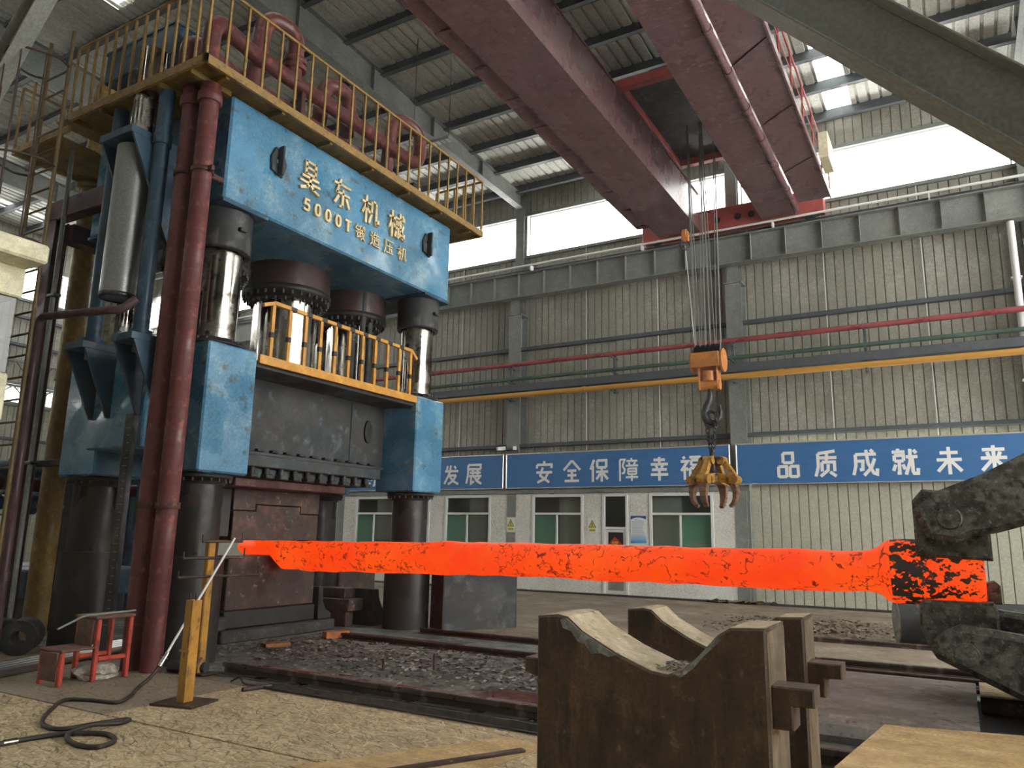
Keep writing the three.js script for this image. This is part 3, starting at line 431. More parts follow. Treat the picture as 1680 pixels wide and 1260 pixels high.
// ---------------------------------------------------------------- red pipework
{
  const tall = (x, z, label) => {
    const t = thing('red_riser_pipe', label, 'pipe', [x, 0, z], 'red riser pipes');
    mesh('pipe', [pipe([[x, 0, z], [x, 7.62, z]], 0.128, 0.3, 24)], M.red, t);
    mesh('flange', [lathe(x, z, [[0.128, 7.55], [0.165, 7.55], [0.165, 7.68], [0.14, 7.68], [0.14, 7.82], [0.0, 7.82]], 24)], M.red, t);
    mesh('clamp', [lathe(x, z, [[0.128, 6.5], [0.15, 6.5], [0.15, 6.56], [0.128, 6.56]], 24), box(x + 0.13, x + 0.22, 6.49, 6.57, z - 0.03, z + 0.03), box(x - 0.02, x + 0.02, 6.49, 6.57, z - 0.36, z - 0.1)], M.redOxide, t);
    mesh('clamp', [lathe(x, z, [[0.128, 1.95], [0.15, 1.95], [0.15, 2.03], [0.128, 2.03]], 24)], M.redOxide, t);
  };
  tall(-8.6, -6.2, 'dark red vertical pipe nearest the corner of the press');
  tall(-8.92, -6.16, 'dark red vertical pipe left of the one at the press corner');
  // on top of the platform: two long headers with looped branches
  const t = thing('red_pipe_header', 'pair of dark red pipes with loops running along the top platform', 'pipe', [-9.0, 7.93, -9]);
  const X = -8.98, X2 = -9.4;
  mesh('header', [pipe([[-8.78, 7.93, -6.25], [-8.78, 9.03, -6.25], [X, 9.03, -7.0], [X, 9.05, -11.45], [X, 9.85, -11.45], [X - 0.12, 9.85, -10.7], [X - 0.3, 7.93, -10.7]], 0.13, 0.34, 18)], M.red, t);
  mesh('header', [pipe([[-9.2, 7.93, -6.2], [-9.2, 8.8, -6.2], [X2, 8.8, -7.0], [X2, 8.75, -11.2]], 0.13, 0.3, 18)], M.red, t);
  const loop = (z0, z1, h, dx) => { mesh('loop', [pipe([[X + dx - 0.25, 7.93, z0 + 0.1], [X + dx - 0.12, h, z0], [X + dx, h, z1], [X + dx, 9.0, z1 + 0.02]], 0.14, 0.3, 18)], M.red, t); mesh('valve', [lathe(X + dx, z1, [[0.14, 9.22], [0.19, 9.22], [0.19, 9.3], [0.15, 9.3], [0.15, 9.35], [0.19, 9.35], [0.19, 9.43], [0.14, 9.43]], 18)], M.red, t); };
  loop(-7.42, -8.0, 9.93, 0); loop(-9.2, -9.72, 9.85, -0.38);
  for (const z of [-8.2, -10.4]) mesh('support', [box(X - 0.06, X + 0.06, 7.93, 8.93, z - 0.05, z + 0.05)], M.redOxide, t), mesh('support', [box(X2 - 0.06, X2 + 0.06, 7.93, 8.64, z - 0.05, z + 0.05)], M.redOxide, t);
}
// ---------------------------------------------------------------- left side of the press: return cylinder, rods, brackets, tank, ruler
{
  const x = -9.75, z = -5.92, t = thing('return_cylinder', 'grey hanging steel cylinder in a blue bracket on the left of the press', 'cylinder', [x, 4.78, z]);
  mesh('barrel', [pillar(x, z, 4.8, 7.0, 0.235, 40)], M.greyCylinder, t); mesh('rim', [lathe(x, z, [[0.2, 4.78], [0.238, 4.78], [0.238, 4.84], [0.2, 4.84]])], M.darkSteel, t);
  mesh('upper_barrel', [pillar(x, z - 0.1, 7.16, 8.6, 0.2, 36)], M.chrome, t);
  const b = mesh('bracket', [box(x - 0.37, x + 0.37, 7.05, 7.16, -5.6, -6.54, 0.006)], M.blueDull, t);
  for (const s of [-1, 1]) mesh('gusset', [slab([[5.63, 7.05], [6.54, 7.05], [6.54, 5.2]], 'x', x + s * 0.35 - 0.02, x + s * 0.35 + 0.02)], M.blueDull, b);
  stuff(mesh('bolts', [ring(10, (a) => hexBolt(x + 0.27 * Math.cos(a), 7.19, z - 0.1 + 0.27 * Math.sin(a), 0.025, 0.06))], M.black, b));
  for (const [rx, name] of [[-9.3, 'right'], [-10.38, 'left']]) {
    const r = thing('pullback_rod', name === 'right' ? 'blue vertical rod just left of the dark red pipes' : 'blue vertical rod left of the grey hanging cylinder', 'rod', [rx, 4.22, -6.02], 'blue pull-back rods');
    mesh('rod', [cyl([rx, 4.3, -6.02], [rx, 7.84, -6.02], 0.105, 22)], M.blueDull, r); mesh('foot', [cyl([rx, 4.22, -6.02], [rx, 4.3, -6.02], 0.15, 22)], M.blueDull, r); mesh('coupling', [cyl([rx, 7.0, -6.02], [rx, 7.16, -6.02], 0.125, 22)], M.blueDull, r);
    const k = mesh('rod_bracket', [box(rx - 0.22, rx + 0.22, 4.12, 4.22, -5.76, -6.3, 0.006)], M.blueDull, press);
    for (const s of [-1, 1]) mesh('gusset', [slab([[5.8, 4.12], [6.28, 4.12], [6.28, 3.2], [6.22, 3.2]], 'x', rx + s * 0.2 - 0.02, rx + s * 0.2 + 0.02)], M.blueDull, k);
    mesh('nut', [hexBolt(rx, 4.06, -6.02, 0.09, 0.1)], M.greyCylinder, k);
  }
  const tk = thing('oil_tank', 'blue box tank on top of the press behind the yellow rail', 'tank', [-10.4, 7.925, -6.56]);
  mesh('tank', [box(-9.58, -11.3, 8.66, 9.2, -6.2, -6.95, 0.02)], M.blueDull, tk); mesh('seam', [box(-9.56, -11.32, 9.17, 9.22, -6.18, -6.97)], M.blueDull, tk); for (const q of [-9.75, -11.15]) mesh('leg', [box(q - 0.06, q + 0.06, 7.925, 8.66, -6.5, -6.62)], M.blueDull, tk);
  const ru = thing('stroke_ruler', 'tall grey flat bar with tick marks left of the dark red pipes', 'ruler', [-9.42, 0, -6.1]);
  mesh('bar', [box(-9.34, -9.5, 0, 3.2, -6.08, -6.16, 0.006)], M.darkSteel, ru); stuff(mesh('ticks', Array.from({ length: 26 }, (_, i) => box(-9.36, -9.36 - (i % 5 ? 0.05 : 0.1), 0.5 + i * 0.1, 0.508 + i * 0.1, -6.076, -6.08, 0)), M.steelGrey, ru));
  // tall yellow pole
  const px = -12.84, pz = -7.1, y = thing('yellow_pipe_stack', 'thick mottled yellow vertical pipe with an elbow at the top, left of the press', 'pipe', [px, 0, pz]);
  mesh('pipe', [pipe([[px, 0, pz], [px, 9.75, pz], [px + 0.75, 9.75, pz - 0.5], [px + 0.75, 8.2, pz - 0.5]], 0.18, 0.4, 22)], M.yellowPipe, y);
  for (const q of [2.0, 4.1, 7.25]) mesh('band', [lathe(px, pz, [[0.18, q], [0.195, q], [0.195, q + 0.05], [0.18, q + 0.05]], 22)], M.yellowPipe, y);
  mesh('flange', [lathe(px, pz, [[0.18, 7.55], [0.27, 7.55], [0.27, 7.63], [0.18, 7.63]], 22)], M.yellowPipe, y);
}
// ---------------------------------------------------------------- the glowing bar
M.hot = (() => {        // one map for the whole bar: u along 11 m, v round it; fine dark crazing where scale has cracked
  const n = fbm(66, 901, 4, 9), n2 = fbm(20, 955, 4, 3), n3 = fbm(150, 977, 3, 20), n4 = fbm(120, 911, 3, 14);
  const crack = (u, v) => Math.max(sst(0.035, 0.0, Math.abs(n(u, v) - 0.5)) * sst(0.38, 0.52, n2(u, v)), 0.8 * sst(0.05, 0.0, Math.abs(n4(u, v) - 0.5)) * sst(0.4, 0.52, n2((u + 0.37) % 1, v))) * sst(0.42, 0.56, n3(u, v));
  const em = dataTex(2048, (u, v) => { const k = 1 - 0.62 * crack(u, v), a = n2(u, v) - 0.5, b = n3(u, v) - 0.5; return [255 * Math.max(0.12, k), Math.max(0, (78 + a * 40 + b * 18) * k * k), Math.max(0, (14 + a * 16) * k * k)]; }, true, 384);
  em.repeat.set(1 / 11, 1 / 1.3); const bt = dataTex(512, (u, v) => { const x = 255 * (n2(u, v) * 0.6 + n(u, v) * 0.4); return [x, x, x]; }, false, 128); bt.repeat.set(1 / 11, 1 / 1.3);
  return new THREE.MeshStandardMaterial({ color: 0x2a100c, roughness: 0.55, emissive: 0xffffff, emissiveMap: em, emissiveIntensity: 0.95, bumpMap: bt, bumpScale: 0.02 });
})();
M.hotHead = (() => {
  const n = fbm(18, 1201, 5, 44), n2 = fbm(5, 1255, 5), n3 = fbm(50, 1291, 4, 90), dark = (u, v) => sst(0.515, 0.56, n(u, v) * 0.42 + n2(u, v) * 0.34 + n3(u, v) * 0.26 + 0.045 * Math.sin(u * 6.283 + 3.35));
  const em = dataTex(1024, (u, v) => { const k = 1 - 0.97 * dark(u, v), a = n2(u, v) - 0.5; return [255 * k, Math.max(0, 76 + a * 40) * k, 14 * k]; }, true); em.repeat.set(1 / 1.3, 1 / 1.3);
  const map = dataTex(512, (u, v) => { const k = dark(u, v); return [46 + 24 * k, 18 + 46 * k, 14 + 50 * k]; }, true); map.repeat.set(1 / 1.3, 1 / 1.3);
  return new THREE.MeshStandardMaterial({ color: 0xffffff, map, roughness: 0.75, emissive: 0xffffff, emissiveMap: em, emissiveIntensity: 1.0 });
})();
function revolveX(prof, cz, seg = 48, lump = 0.006, sd = 5) {       // profile [x, radius, centre height, flatten y]
  const n = fbm(6, sd, 3), P = [], pt = (i, j) => { const [x, r, cy, fy = 1, fz = 1] = prof[i], a = (j % seg) / seg * 2 * Math.PI, q = r + (n(((x * 0.21) % 1 + 1) % 1, (j % seg) / seg) - 0.5) * 2 * lump * (r > 0.02 ? 1 : 0); return V3(x, cy + Math.sin(a) * q * fy, cz + Math.cos(a) * q * fz); };
  const uvs = [], nor = []; const N = (i, j) => { const a = pt(Math.max(0, i - 1), j), b = pt(Math.min(prof.length - 1, i + 1), j), c = pt(i, j + seg - 1), d = pt(i, j + 1); return V3().crossVectors(b.sub(a), d.sub(c)).normalize().negate(); };
  for (let i = 0; i < prof.length - 1; i++) for (let j = 0; j < seg; j++) for (const [k, l] of [[0, 0], [0, 1], [1, 1], [0, 0], [1, 1], [1, 0]]) { P.push(pt(i + k, j + l)); const m = N(i + k, j + l); nor.push(m.x, m.y, m.z); uvs.push(prof[i + k][0], (j + l) / seg * 1.3); }
  const g = new THREE.BufferGeometry().setFromPoints(P); g.setAttribute('normal', new THREE.Float32BufferAttribute(nor, 3)); g.setAttribute('uv', new THREE.Float32BufferAttribute(uvs, 2)); g.userData.ownUV = true; return g;
}
{
  const t = thing('glowing_steel_bar', 'long red-hot glowing forged steel bar running from the press to the manipulator jaws', 'bar', [-5, 1.15, PZ - 0.02]);
  const prof = [[-10.78, 0, 1.42], [-10.78, 0.1, 1.42, 0.9], [-10.7, 0.125, 1.42, 0.95], [-10.4, 0.125, 1.42, 0.95, 1.7], [-9.95, 0.125, 1.42, 0.95, 1.8], [-9.82, 0.19, 1.36, 1, 1.2], [-9.7, 0.235, 1.315]];
  for (let x = -9.4; x < -1.1; x += 0.12) { const k = (x + 9.4) / 8.3; prof.push([x, 0.236 - 0.014 * k + 0.008 * Math.sin(x * 4.1) * Math.sin(x * 1.3 + 1) + 0.006 * Math.sin(x * 7.3 + Math.sin(x * 2.1) * 2), 1.315 + 0.06 * sst(0, 0.55, k)]); }
  prof.push([-1.0, 0.215, 1.385], [-0.88, 0.222, 1.39], [-0.8, 0.25, 1.395], [-0.73, 0.31, 1.395], [-0.67, 0.335, 1.395]);
  mesh('shaft', [revolveX(prof, PZ - 0.02, 48, 0.012)], M.hot, t);
  const hd = [[-0.67, 0.335, 1.395], [-0.5, 0.34, 1.395], [-0.25, 0.335, 1.39], [0.0, 0.32, 1.38], [0.12, 0.3, 1.37], [0.17, 0.24, 1.37], [0.18, 0, 1.37]];
  const hm = mesh('head', [revolveX(hd, PZ - 0.02, 48, 0.008, 9)], M.hotHead, t); hm.userData.label = 'bar end covered in dark flaking scale';
  for (const x of [-8.2, -6.2, -4.2, -2.2]) { const l = new THREE.PointLight(0xff5a1e, 0.012, 0, 2); l.position.set(x, 1.0, PZ + 0.32); l.castShadow = true; scene.add(l); }
}

// ================================================================ overhead crane, trolley, hook and grab
{
  const c = thing('overhead_crane', 'dark red double-girder overhead crane spanning the hall under the roof', 'crane', [-4.9, 10.78, -13.4]);
  const z0 = -5.3, z1 = -21.75, g1 = mesh('girder', [box(-7.38, -7.36, 10.92, 12.1, z0, z1, 0), box(-6.19, -6.17, 10.92, 12.1, z0, z1, 0), box(-7.42, -6.13, 10.9, 10.92, z0, z1, 0.003), box(-7.42, -6.13, 12.1, 12.13, z0, z1, 0.003), box(-7.36, -6.19, 10.92, 12.1, z1, z1 + 0.02, 0)], M.maroon, c);
  const g2 = mesh('girder', [box(-4.26, -4.24, 10.92, 12.1, z0, z1, 0), box(-3.42, -3.4, 10.92, 12.1, z0, z1, 0), box(-4.3, -3.36, 10.9, 10.92, z0, z1, 0.003), box(-4.3, -3.36, 12.1, 12.13, z0, z1, 0.003), box(-4.24, -3.42, 10.92, 12.1, z1, z1 + 0.02, 0)], M.maroon, c);
  for (const [g, x] of [[g1, -6.4], [g2, -4.05]]) mesh('trolley_rail', [box(x - 0.03, x + 0.03, 12.13, 12.23, z0, z1)], M.darkSteel, g);
  for (let k = 0; k < 12; k++) { const z = -6.4 - k * 1.3; mesh('outrigger', [bar([-7.4, 10.95, z], [-7.85, 11.0, z], 0.05, 0.05)], M.maroon, g1); }
  mesh('cable_tray', [box(-7.86, -7.42, 10.985, 11.0, z0, z1 + 0.8, 0.002), box(-7.86, -7.84, 10.98, 11.08, z0, z1 + 0.8, 0.002)], M.maroon, c);
  mesh('conduit', [cyl([-3.3, 10.93, z0], [-3.3, 10.93, z1 + 0.2], 0.085, 14), ...Array.from({ length: 10 }, (_, k) => cyl([-3.3, 10.93, -6.5 - k * 1.5], [-3.3, 10.93, -6.62 - k * 1.5], 0.105, 14))], M.maroon, c);
  const wk = mesh('walkway', [box(-3.2, -2.35, 11.0, 11.02, z0, z1 + 0.5, 0.003), box(-2.37, -2.33, 10.96, 11.12, z0, z1 + 0.5, 0.004)], M.maroon, c);
  for (let k = 0; k < 6; k++) mesh('walkway_bracket', [bar([-3.2, 10.985, -6.2 - k * 2.6], [-2.4, 10.985, -5.6 - k * 2.6], 0.03, 0.025)], M.maroon, wk);
  for (let k = 0; k < 12; k++) mesh('rail_post', [box(-2.37, -2.33, 11.1, 12.05, -6 - k * 1.38 - 0.02, -6 - k * 1.38 + 0.02)], M.craneRed, wk);
  mesh('handrail', [box(-2.37, -2.33, 12.03, 12.07, z0, z1 + 0.5), box(-2.36, -2.34, 11.55, 11.58, z0, z1 + 0.5)], M.craneRed, wk);
  mesh('cable_reel_box', [box(-2.33, -2.1, 11.2, 11.9, -19.2, -20.2)], M.cream, wk);
  mesh('end_carriage', [box(-8.0, -2.6, 10.86, 11.55, -21.76, -22.14, 0.02)], M.craneRed, c); mesh('end_carriage', [box(-8.0, -2.6, 10.86, 11.55, -4.62, -5.0, 0.02)], M.craneRed, c);
  for (const x of [-5.62, -5.0, -4.6]) mesh('hole_plug', [cyl([x, 11.16, -21.75], [x, 11.16, -21.765], 0.1, 18)], M.black, c);
  for (const x of [-7.6, -3.0]) for (const z of [-21.95, -4.8]) mesh('wheel', [cyl([x, 10.95, z - 0.07], [x, 10.95, z + 0.07], 0.2, 24)], M.darkSteel, c);
  const t = thing('crane_trolley', 'dark hoist trolley standing across the two crane girders', 'trolley', [-5.2, 12.23, -18]);
  mesh('frame', [box(-6.7, -3.75, 12.42, 12.66, -15.75, -15.95), box(-6.7, -3.75, 12.42, 12.66, -20.3, -20.5), box(-6.55, -6.25, 12.42, 12.66, -15.95, -20.3), box(-4.2, -3.9, 12.42, 12.66, -15.95, -20.3)], M.craneRed, t);
  mesh('deck', [box(-6.25, -4.2, 12.6, 12.66, -15.96, -20.28)], M.blueDark, t);
  mesh('drum', [cyl([-5.9, 13.0, -18.8], [-4.5, 13.0, -18.8], 0.34, 28)], M.darkSteel, t); mesh('drum_support', [box(-6.0, -5.92, 12.66, 13.2, -18.5, -19.1), box(-4.48, -4.4, 12.66, 13.2, -18.5, -19.1)], M.blueDark, t);
  mesh('gearbox', [box(-5.9, -5.1, 12.66, 13.3, -16.6, -17.6, 0.04)], M.blueDark, t); mesh('motor', [cyl([-5.0, 12.95, -17.1], [-4.2, 12.95, -17.1], 0.24, 20)], M.blueDark, t);
  for (const x of [-6.4, -4.05]) for (const z of [-16.4, -19.9]) mesh('wheel', [cyl([x - 0.06, 12.41, z], [x + 0.06, 12.41, z], 0.18, 20)], M.darkSteel, t);
  // hook block on twelve falls of rope
  const h = thing('hook_block', 'orange crane hook block hanging on many steel ropes with a forged dark hook', 'crane hook', [-5.2, 4.5, -18.8]);
  M.hookPaint = worn(0xc78246, { layers: [[0x9c6536, 4, 0.55, 0.2]], rough: 0.5, tile: 0.8, bump: 0 });
  M.rope = plain(0x747672, 0.45, 0.4); for (let k = 0; k < 12; k++) { const x = -5.55 + k * 0.064, dz = k % 2 ? 0.2 : -0.2; mesh('rope', [cyl([x, 6.3, -18.8 + dz * 0.8], [x - 0.12 + (k % 3) * 0.1, 12.62, -18.8 + dz * 1.6], 0.013, 6)], M.rope, h); }
  const shv = mesh('sheaves', [lathe(0, 0, [[0.05, -0.36], [0.24, -0.36], ...Array.from({ length: 12 }, (_, k) => [[0.3, -0.35 + k * 0.058], [0.24, -0.32 + k * 0.058]]).flat(), [0.24, 0.36], [0.05, 0.36]], 28).rotateZ(Math.PI / 2).translate(-5.2, 6.27, -18.8)], M.black, h);
  mesh('block_cover', [slab([[18.53, 5.94], [19.07, 5.94], [19.13, 6.1], [19.13, 6.3], [18.47, 6.3], [18.47, 6.1]], 'x', -5.58, -4.86, [], 0.01)], M.hookPaint, h);
  for (const x of [-5.62, -4.84]) mesh('end_plate', [cyl([x, 6.12, -18.8], [x + 0.04, 6.12, -18.8], 0.3, 28)], M.hookPaint, h);
  for (const x of [-5.42, -4.96]) mesh('cheek_plate', [slab([[18.62, 6.0], [18.98, 6.0], [18.92, 5.38], [18.68, 5.38]], 'x', x - 0.02, x + 0.02, [], 0.004)], M.hookPaint, h);
  mesh('crosshead', [cyl([-5.46, 5.5, -18.8], [-4.92, 5.5, -18.8], 0.13, 20), cyl([-5.19, 5.6, -18.8], [-5.19, 5.85, -18.8], 0.17, 20)], M.hookPaint, h); 
  { const pts = [[-5.19, 5.45], [-5.19, 5.15], [-5.28, 4.95], [-5.33, 4.75], [-5.24, 4.56], [-5.1, 4.53], [-4.98, 4.64], [-4.94, 4.82], [-4.95, 4.98]], cv = new THREE.CatmullRomCurve3(pts.map(([x, y]) => V3(x, y, -18.8)), false, 'centripetal'), n = 48, sg = 12, fr = cv.computeFrenetFrames(n), P = [], I = [];
    for (let i = 0; i <= n; i++) { const t = i / n, p = cv.getPointAt(t), r = 0.075 + 0.055 * Math.sin(Math.PI * Math.min(1, t * 1.15)) - (t > 0.85 ? (t - 0.85) * 0.35 : 0); for (let j = 0; j < sg; j++) { const a = j / sg * 2 * Math.PI; P.push(p.clone().addScaledVector(fr.normals[i], Math.cos(a) * r).addScaledVector(fr.binormals[i], Math.sin(a) * r * 0.8)); } }
    for (let i = 0; i < n; i++) for (let j = 0; j < sg; j++) { const a = i * sg + j, b = i * sg + (j + 1) % sg; I.push(a, b, a + sg, b, b + sg, a + sg); }
    const g = new THREE.BufferGeometry().setFromPoints(P); g.setIndex(I); g.computeVertexNormals(); mesh('hook', [g], M.darkSteel, h); }
  // chain sling
  const ch = thing('chain_sling', 'dark link chain sling looped over the crane hook', 'chain', [-5.16, 3.75, -18.7]);
  const link = (x, y, z, turn, tilt) => { const g = new THREE.TorusGeometry(0.055, 0.018, 6, 12); g.scale(0.7, 1.25, 1); g.rotateY(turn); g.rotateZ(tilt); return g.translate(x, y, z); };
  const linkM = [];
  for (const s of [-1, 1]) for (let k = 0; k < 11; k++) { const t = k / 10; mesh('link', [link(-5.17 + s * (0.13 * (1 - t) + 0.025) , 4.72 - t * 0.95, -18.72 + s * 0.04, k % 2 ? 1.4 : 0.1, s * 0.13)], M.darkSteel, ch); }
  mesh('loop', [new THREE.TorusGeometry(0.16, 0.03, 8, 20).scale(0.9, 1.2, 1).translate(-5.17, 4.62, -18.72)], M.darkSteel, ch);
  // orange-peel grab
  M.grabPaint = worn(0xb98a2d, { layers: [[0x7d5a30, 4, 0.5, 0.15], [0x58422c, 9, 0.62, 0.1]], rough: 0.6, tile: 0.5, bump: 0.001 });
  M.grabTine = worn(0x7a5a3f, { layers: [[0x57412f, 4, 0.5, 0.15], [0x98754c, 9, 0.66, 0.1]], rough: 0.6, tile: 0.5, bump: 0.001 });
  const cx = -5.15, czz = -18.7, gr = thing('scrap_grab', 'yellow and rusty four-clawed grab hanging from the chain sling', 'grab', [cx, 2.42, czz]);
  mesh('hanger', [cyl([cx, 3.55, czz], [cx, 3.85, czz], 0.05, 12), box(cx - 0.25, cx + 0.25, 3.6, 3.66, czz - 0.2, czz + 0.2), cyl([cx, 3.3, czz], [cx, 3.62, czz], 0.1, 14)], M.rust, gr);
  for (let k = 0; k < 4; k++) {
    const a = 0.16 + k * Math.PI / 2, R = (r, y, o = 0) => [cx + Math.cos(a) * r - Math.sin(a) * o, y, czz + Math.sin(a) * r + Math.cos(a) * o];
    const up = mesh('arm', [bar(R(0.22, 3.64), R(0.58, 3.12), 0.15, 0.14), cyl(R(0.24, 3.58, -0.12), R(0.24, 3.58, 0.12), 0.1, 16)], M.grabPaint, gr);
    mesh('knuckle', [cyl(R(0.56, 3.1, -0.14), R(0.56, 3.1, 0.14), 0.11, 16), bar(R(0.56, 3.1), R(0.14, 3.16), 0.24, 0.22)], M.grabPaint, gr);
    const cl = new THREE.CatmullRomCurve3([[0.32, 3.14], [0.52, 3.0], [0.57, 2.8], [0.53, 2.6], [0.42, 2.45]].map(([r, y]) => V3(...R(r, y)))), g = [];
    for (let i = 0; i < 8; i++) { const p = cl.getPoint(i / 8), q = cl.getPoint((i + 1.15) / 8), w = 0.24 - i * 0.018; g.push(bar(p.toArray(), q.toArray(), w, w * 0.7, 0, 0.012)); }
    mesh('claw', g, M.grabTine, gr);
  }
  mesh('lower_ring', [cyl([cx, 3.05, czz], [cx, 3.2, czz], 0.2, 18)], M.grabTine, gr);
  // auxiliary hook
  const ax = thing('small_hook_block', 'small pulley block with ring hook hanging beside the crane girder', 'crane hook', [-6.2, 9.85, -20.4]);
  mesh('block', [cyl([-6.25, 10.32, -20.4], [-6.15, 10.32, -20.4], 0.16, 18), box(-6.3, -6.1, 10.1, 10.4, -20.47, -20.33)], M.hookPaint, ax); mesh('hook', [new THREE.TorusGeometry(0.14, 0.035, 8, 18).rotateY(0.6).translate(-6.2, 10.0, -20.4)], M.darkSteel, ax);
  for (const q of [-0.12, 0.12]) mesh('rope', [cyl([-6.2 + q, 10.4, -20.4], [-6.0 + q, 12.61, -20.0], 0.011, 6)], M.darkSteel, ax);
  mesh('hanging_wire', [smoothTube([[-6.2, 9.88, -20.4], [-6.12, 8.6, -20.4], [-6.02, 7.05, -20.4]], 0.012, 20, 6)], M.trim, ax);
}
// ---------------------------------------------------------------- pipes on the long wall
{
  const P = (name, label, y, r, m, z) => { const t = thing(name, label, 'pipe', [-10, y, z]); mesh('pipe', [cyl([XW + 1, y, z], [XE - 1, y, z], r, 14)], m, t); for (let x = -28; x < 12; x += 6) mesh('coupling', [cyl([x, y, z], [x + 0.12, y, z], r * 1.2, 14)], m, t); };
  M.pipeYellow = plain(0xb9883a, 0.5); M.redPipe = worn(0x94474a, { layers: [[0x803b40, 3, 0.55, 0.2]], rough: 0.45, tile: 1.5, bump: 0 }); M.greenPipe = worn(0x3f5a4e, { layers: [[0x34493f, 3, 0.55, 0.2]], rough: 0.5, tile: 1.5, bump: 0 });
  P('red_wall_pipe', 'long red pipe along the corrugated wall, topmost of the wall pipes', 7.33, 0.075, M.redPipe, -21.62);
  P('green_wall_pipe', 'thin dark green pipe along the corrugated wall below the red one', 6.82, 0.06, M.greenPipe, -21.62);
  P('yellow_wall_pipe', 'long yellow pipe along the corrugated wall, lowest of the wall pipes', 6.26, 0.085, M.pipeYellow, -21.55);
  const t = thing('cable_tray', 'wide grey cable tray along the corrugated wall above the yellow pipe', 'cable tray', [-10, 6.45, -21.75]); mesh('tray', [box(XW + 1, XE - 1, 6.42, 6.66, -21.66, -21.7), box(XW + 1, XE - 1, 6.42, 6.44, -21.7, -22.0)], M.purlin, t);
  for (const x of [-24, -16.3, -12.75, -9.0, -5.3, -1.8, 2.2, 6]) { const b = thing('pipe_hanger', 'grey angle hanger holding the wall pipes ' + ({ '-12.75': 'at the column left of the safety banner', '-9': 'midway between the two wall columns', '-5.3': 'at the column behind the hook', '-1.8': 'right of the hook, above the right banner', '2.2': 'at the rain pipe' }[x] ?? ({ '-24': 'far left behind the press', '-16.3': 'just right of the press', '6': 'right of the photograph' })[x]), 'hanger', [x, 6.1, -21.8]); mesh('upright', [box(x - 0.04, x + 0.04, 6.1, 7.3, -21.84, -21.76)], M.purlin, b); for (const y of [6.13, 6.72, 7.2]) mesh('arm', [box(x - 0.03, x + 0.03, y, y + 0.05, -21.5, -22.02)], M.purlin, b); }
  const rp = thing('rain_pipe', 'pale vertical rain pipe at the right edge of the wall', 'pipe', [1.72, 0, -22.0]); mesh('pipe', [cyl([1.72, 4.4, -21.9], [1.72, 9.7, -21.9], 0.085, 16)], M.trim, rp); mesh('bracket', [box(1.6, 1.84, 8.2, 8.25, -22.05, -21.85)], M.trim, rp); mesh('bracket', [box(1.6, 1.84, 5.6, 5.65, -22.05, -21.85)], M.trim, rp);
}
